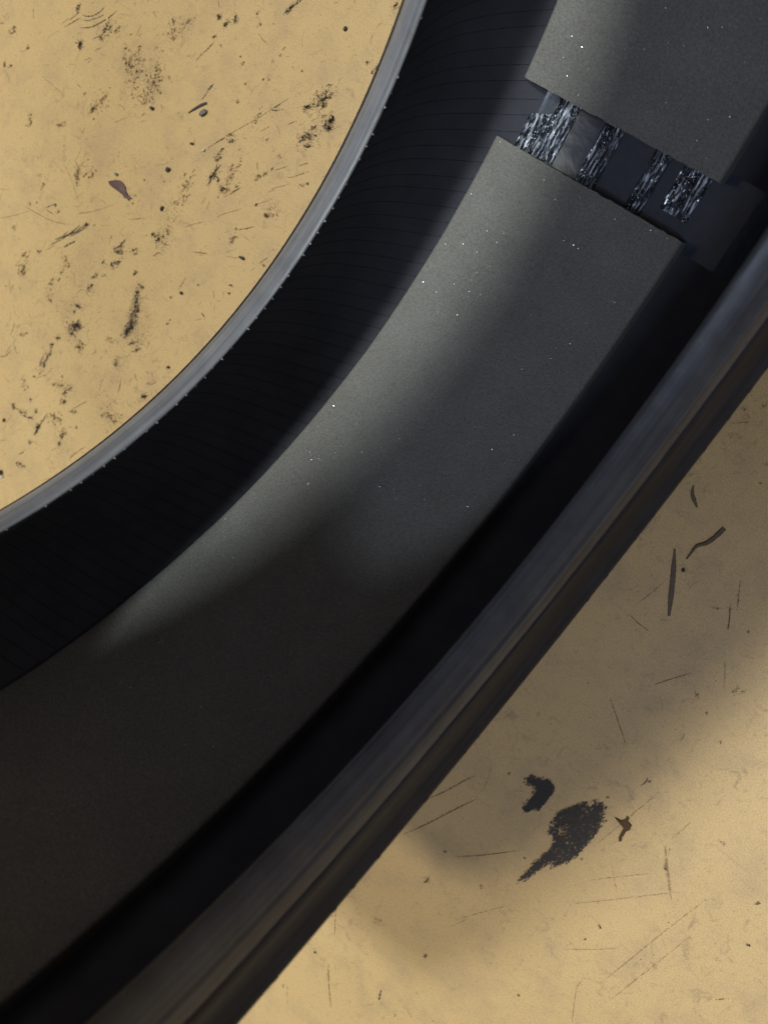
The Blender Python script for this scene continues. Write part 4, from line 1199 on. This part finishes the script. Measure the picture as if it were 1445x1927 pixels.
pebble("grit_stone", SPOTS['speck_right'], (0.9, 0.9), M_DSTONE, "tiny round dark grit between the straight and the curly shavings", "grit", 11, 0.8)
pebble("pale_chip", SPOTS['white'], (1.2, 0.8), M_PALE, "tiny whitish chip beside the fork-shaped black scuff", "chip", 12, 0.5, .4)
pebble("rubber_crumb", SPOTS['chip_a'], (1.4, 0.8), M_DSTONE, "small dark crumb near the left edge, low on the yellow floor", "crumb", 13, 0.6, 1.9)
pebble("rubber_crumb", SPOTS['chip_b'], (1.1, 0.9), M_DSTONE, "tiny dark crumb almost touching the bead low on the yellow floor", "crumb", 14, 0.6)
pebble("grit_stone", SPOTS['black_grit'], (1.1, 0.8), M_DSTONE, "tiny black grit below the flat grey pebble", "grit", 15, 0.7, .3)

def shaving(name, path, widths, h, mat, label, cat, lift=0.0):
    c = spline(path, 0.6)
    n = len(c)
    V, F = [], []
    q = random.Random(len(path) + int(h * 100))
    for i, p in enumerate(c):
        t = c[min(i + 1, n - 1)] - c[max(i - 1, 0)]; t = t / (np.linalg.norm(t) + 1e-9)
        nn = np.array((-t[1], t[0]))
        w = float(np.interp(i / (n - 1), np.linspace(0, 1, len(widths)), widths)) * q.uniform(0.88, 1.12) / 2
        zz = lift * math.sin(math.pi * i / (n - 1))
        for a, z in ((-1, 0.1), (-0.7, h), (0.7, h * 0.9), (1, 0.1)):
            V.append((*((p + nn * w * a) * MM), (0.15 + z + zz) * MM))
        if i:
            b = 4 * i
            for j in range(4):
                F.append((b - 4 + j, b - 4 + (j + 1) % 4, b + (j + 1) % 4, b + j))
    F += [(3, 2, 1, 0), (4 * n - 4, 4 * n - 3, 4 * n - 2, 4 * n - 1)]
    return tag(link(name, V, F, mat), label, cat)
shaving("rubber_shaving", PATHS['sliver_left'], (0.5, 1.5, 1.9, 1.7), 0.6, M_DSTONE, "dark pointed sliver beside the flat grey pebble", "shaving")
shaving("rubber_shaving", PATHS['sliver_short'], (0.7, 1.7, 1.8, 0.7), 0.5, M_SHAVING, "short brown shaving close to the tyre's right edge", "shaving")
shaving("rubber_shaving", PATHS['curl'], (0.6, 1.2, 1.5, 1.9, 2.2, 2.2), 0.7, M_SHAVING, "wavy brown shaving on the shaded floor right of the tyre", "shaving", 0.4)
shaving("rubber_shaving", PATHS['strip'], (0.9, 2.3, 2.5, 2.3, 1.2), 0.4, M_SHAVING, "long straight brown shaving on the shaded floor right of the tyre", "shaving")

def slab(name, poly, h, mat, label, cat, bow=0.0):
    c = np.mean(poly, 0)
    n = len(poly)
    L = max(np.linalg.norm(np.array(p) - c) for p in poly)
    zf = lambda p: bow * (1 - (np.linalg.norm(np.array(p) - c) / L) ** 2)
    V = [(c[0] * MM, c[1] * MM, (0.2 + h + bow) * MM)]
    V += [((c[0] + 0.55 * (p[0] - c[0])) * MM, (c[1] + 0.55 * (p[1] - c[1])) * MM, (0.2 + h + bow * 0.8) * MM) for p in poly]
    V += [(p[0] * MM, p[1] * MM, (0.2 + h + zf(p) * 0.5) * MM) for p in poly]
    V += [(p[0] * MM, p[1] * MM, 0.15 * MM) for p in poly]
    F = []
    for i in range(n):
        j = (i + 1) % n
        F += [(0, 1 + i, 1 + j), (1 + i, 1 + n + i, 1 + n + j, 1 + j), (1 + n + i, 1 + 2 * n + i, 1 + 2 * n + j, 1 + n + j)]
    F.append(tuple(1 + 2 * n + i for i in range(n))[::-1])
    return tag(link(name, V, F, mat), label, cat)
slab("leaf_scrap", POLYS['leaf'], 0.3, M_LEAF, "reddish brown dry leaf scrap with a torn tail on the yellow floor", "leaf", 1.2)
slab("dirt_clump", POLYS['clump'], 0.7, M_CLUMP, "small rusty brown dirt clump right of the big black scuff", "dirt", 0.3)
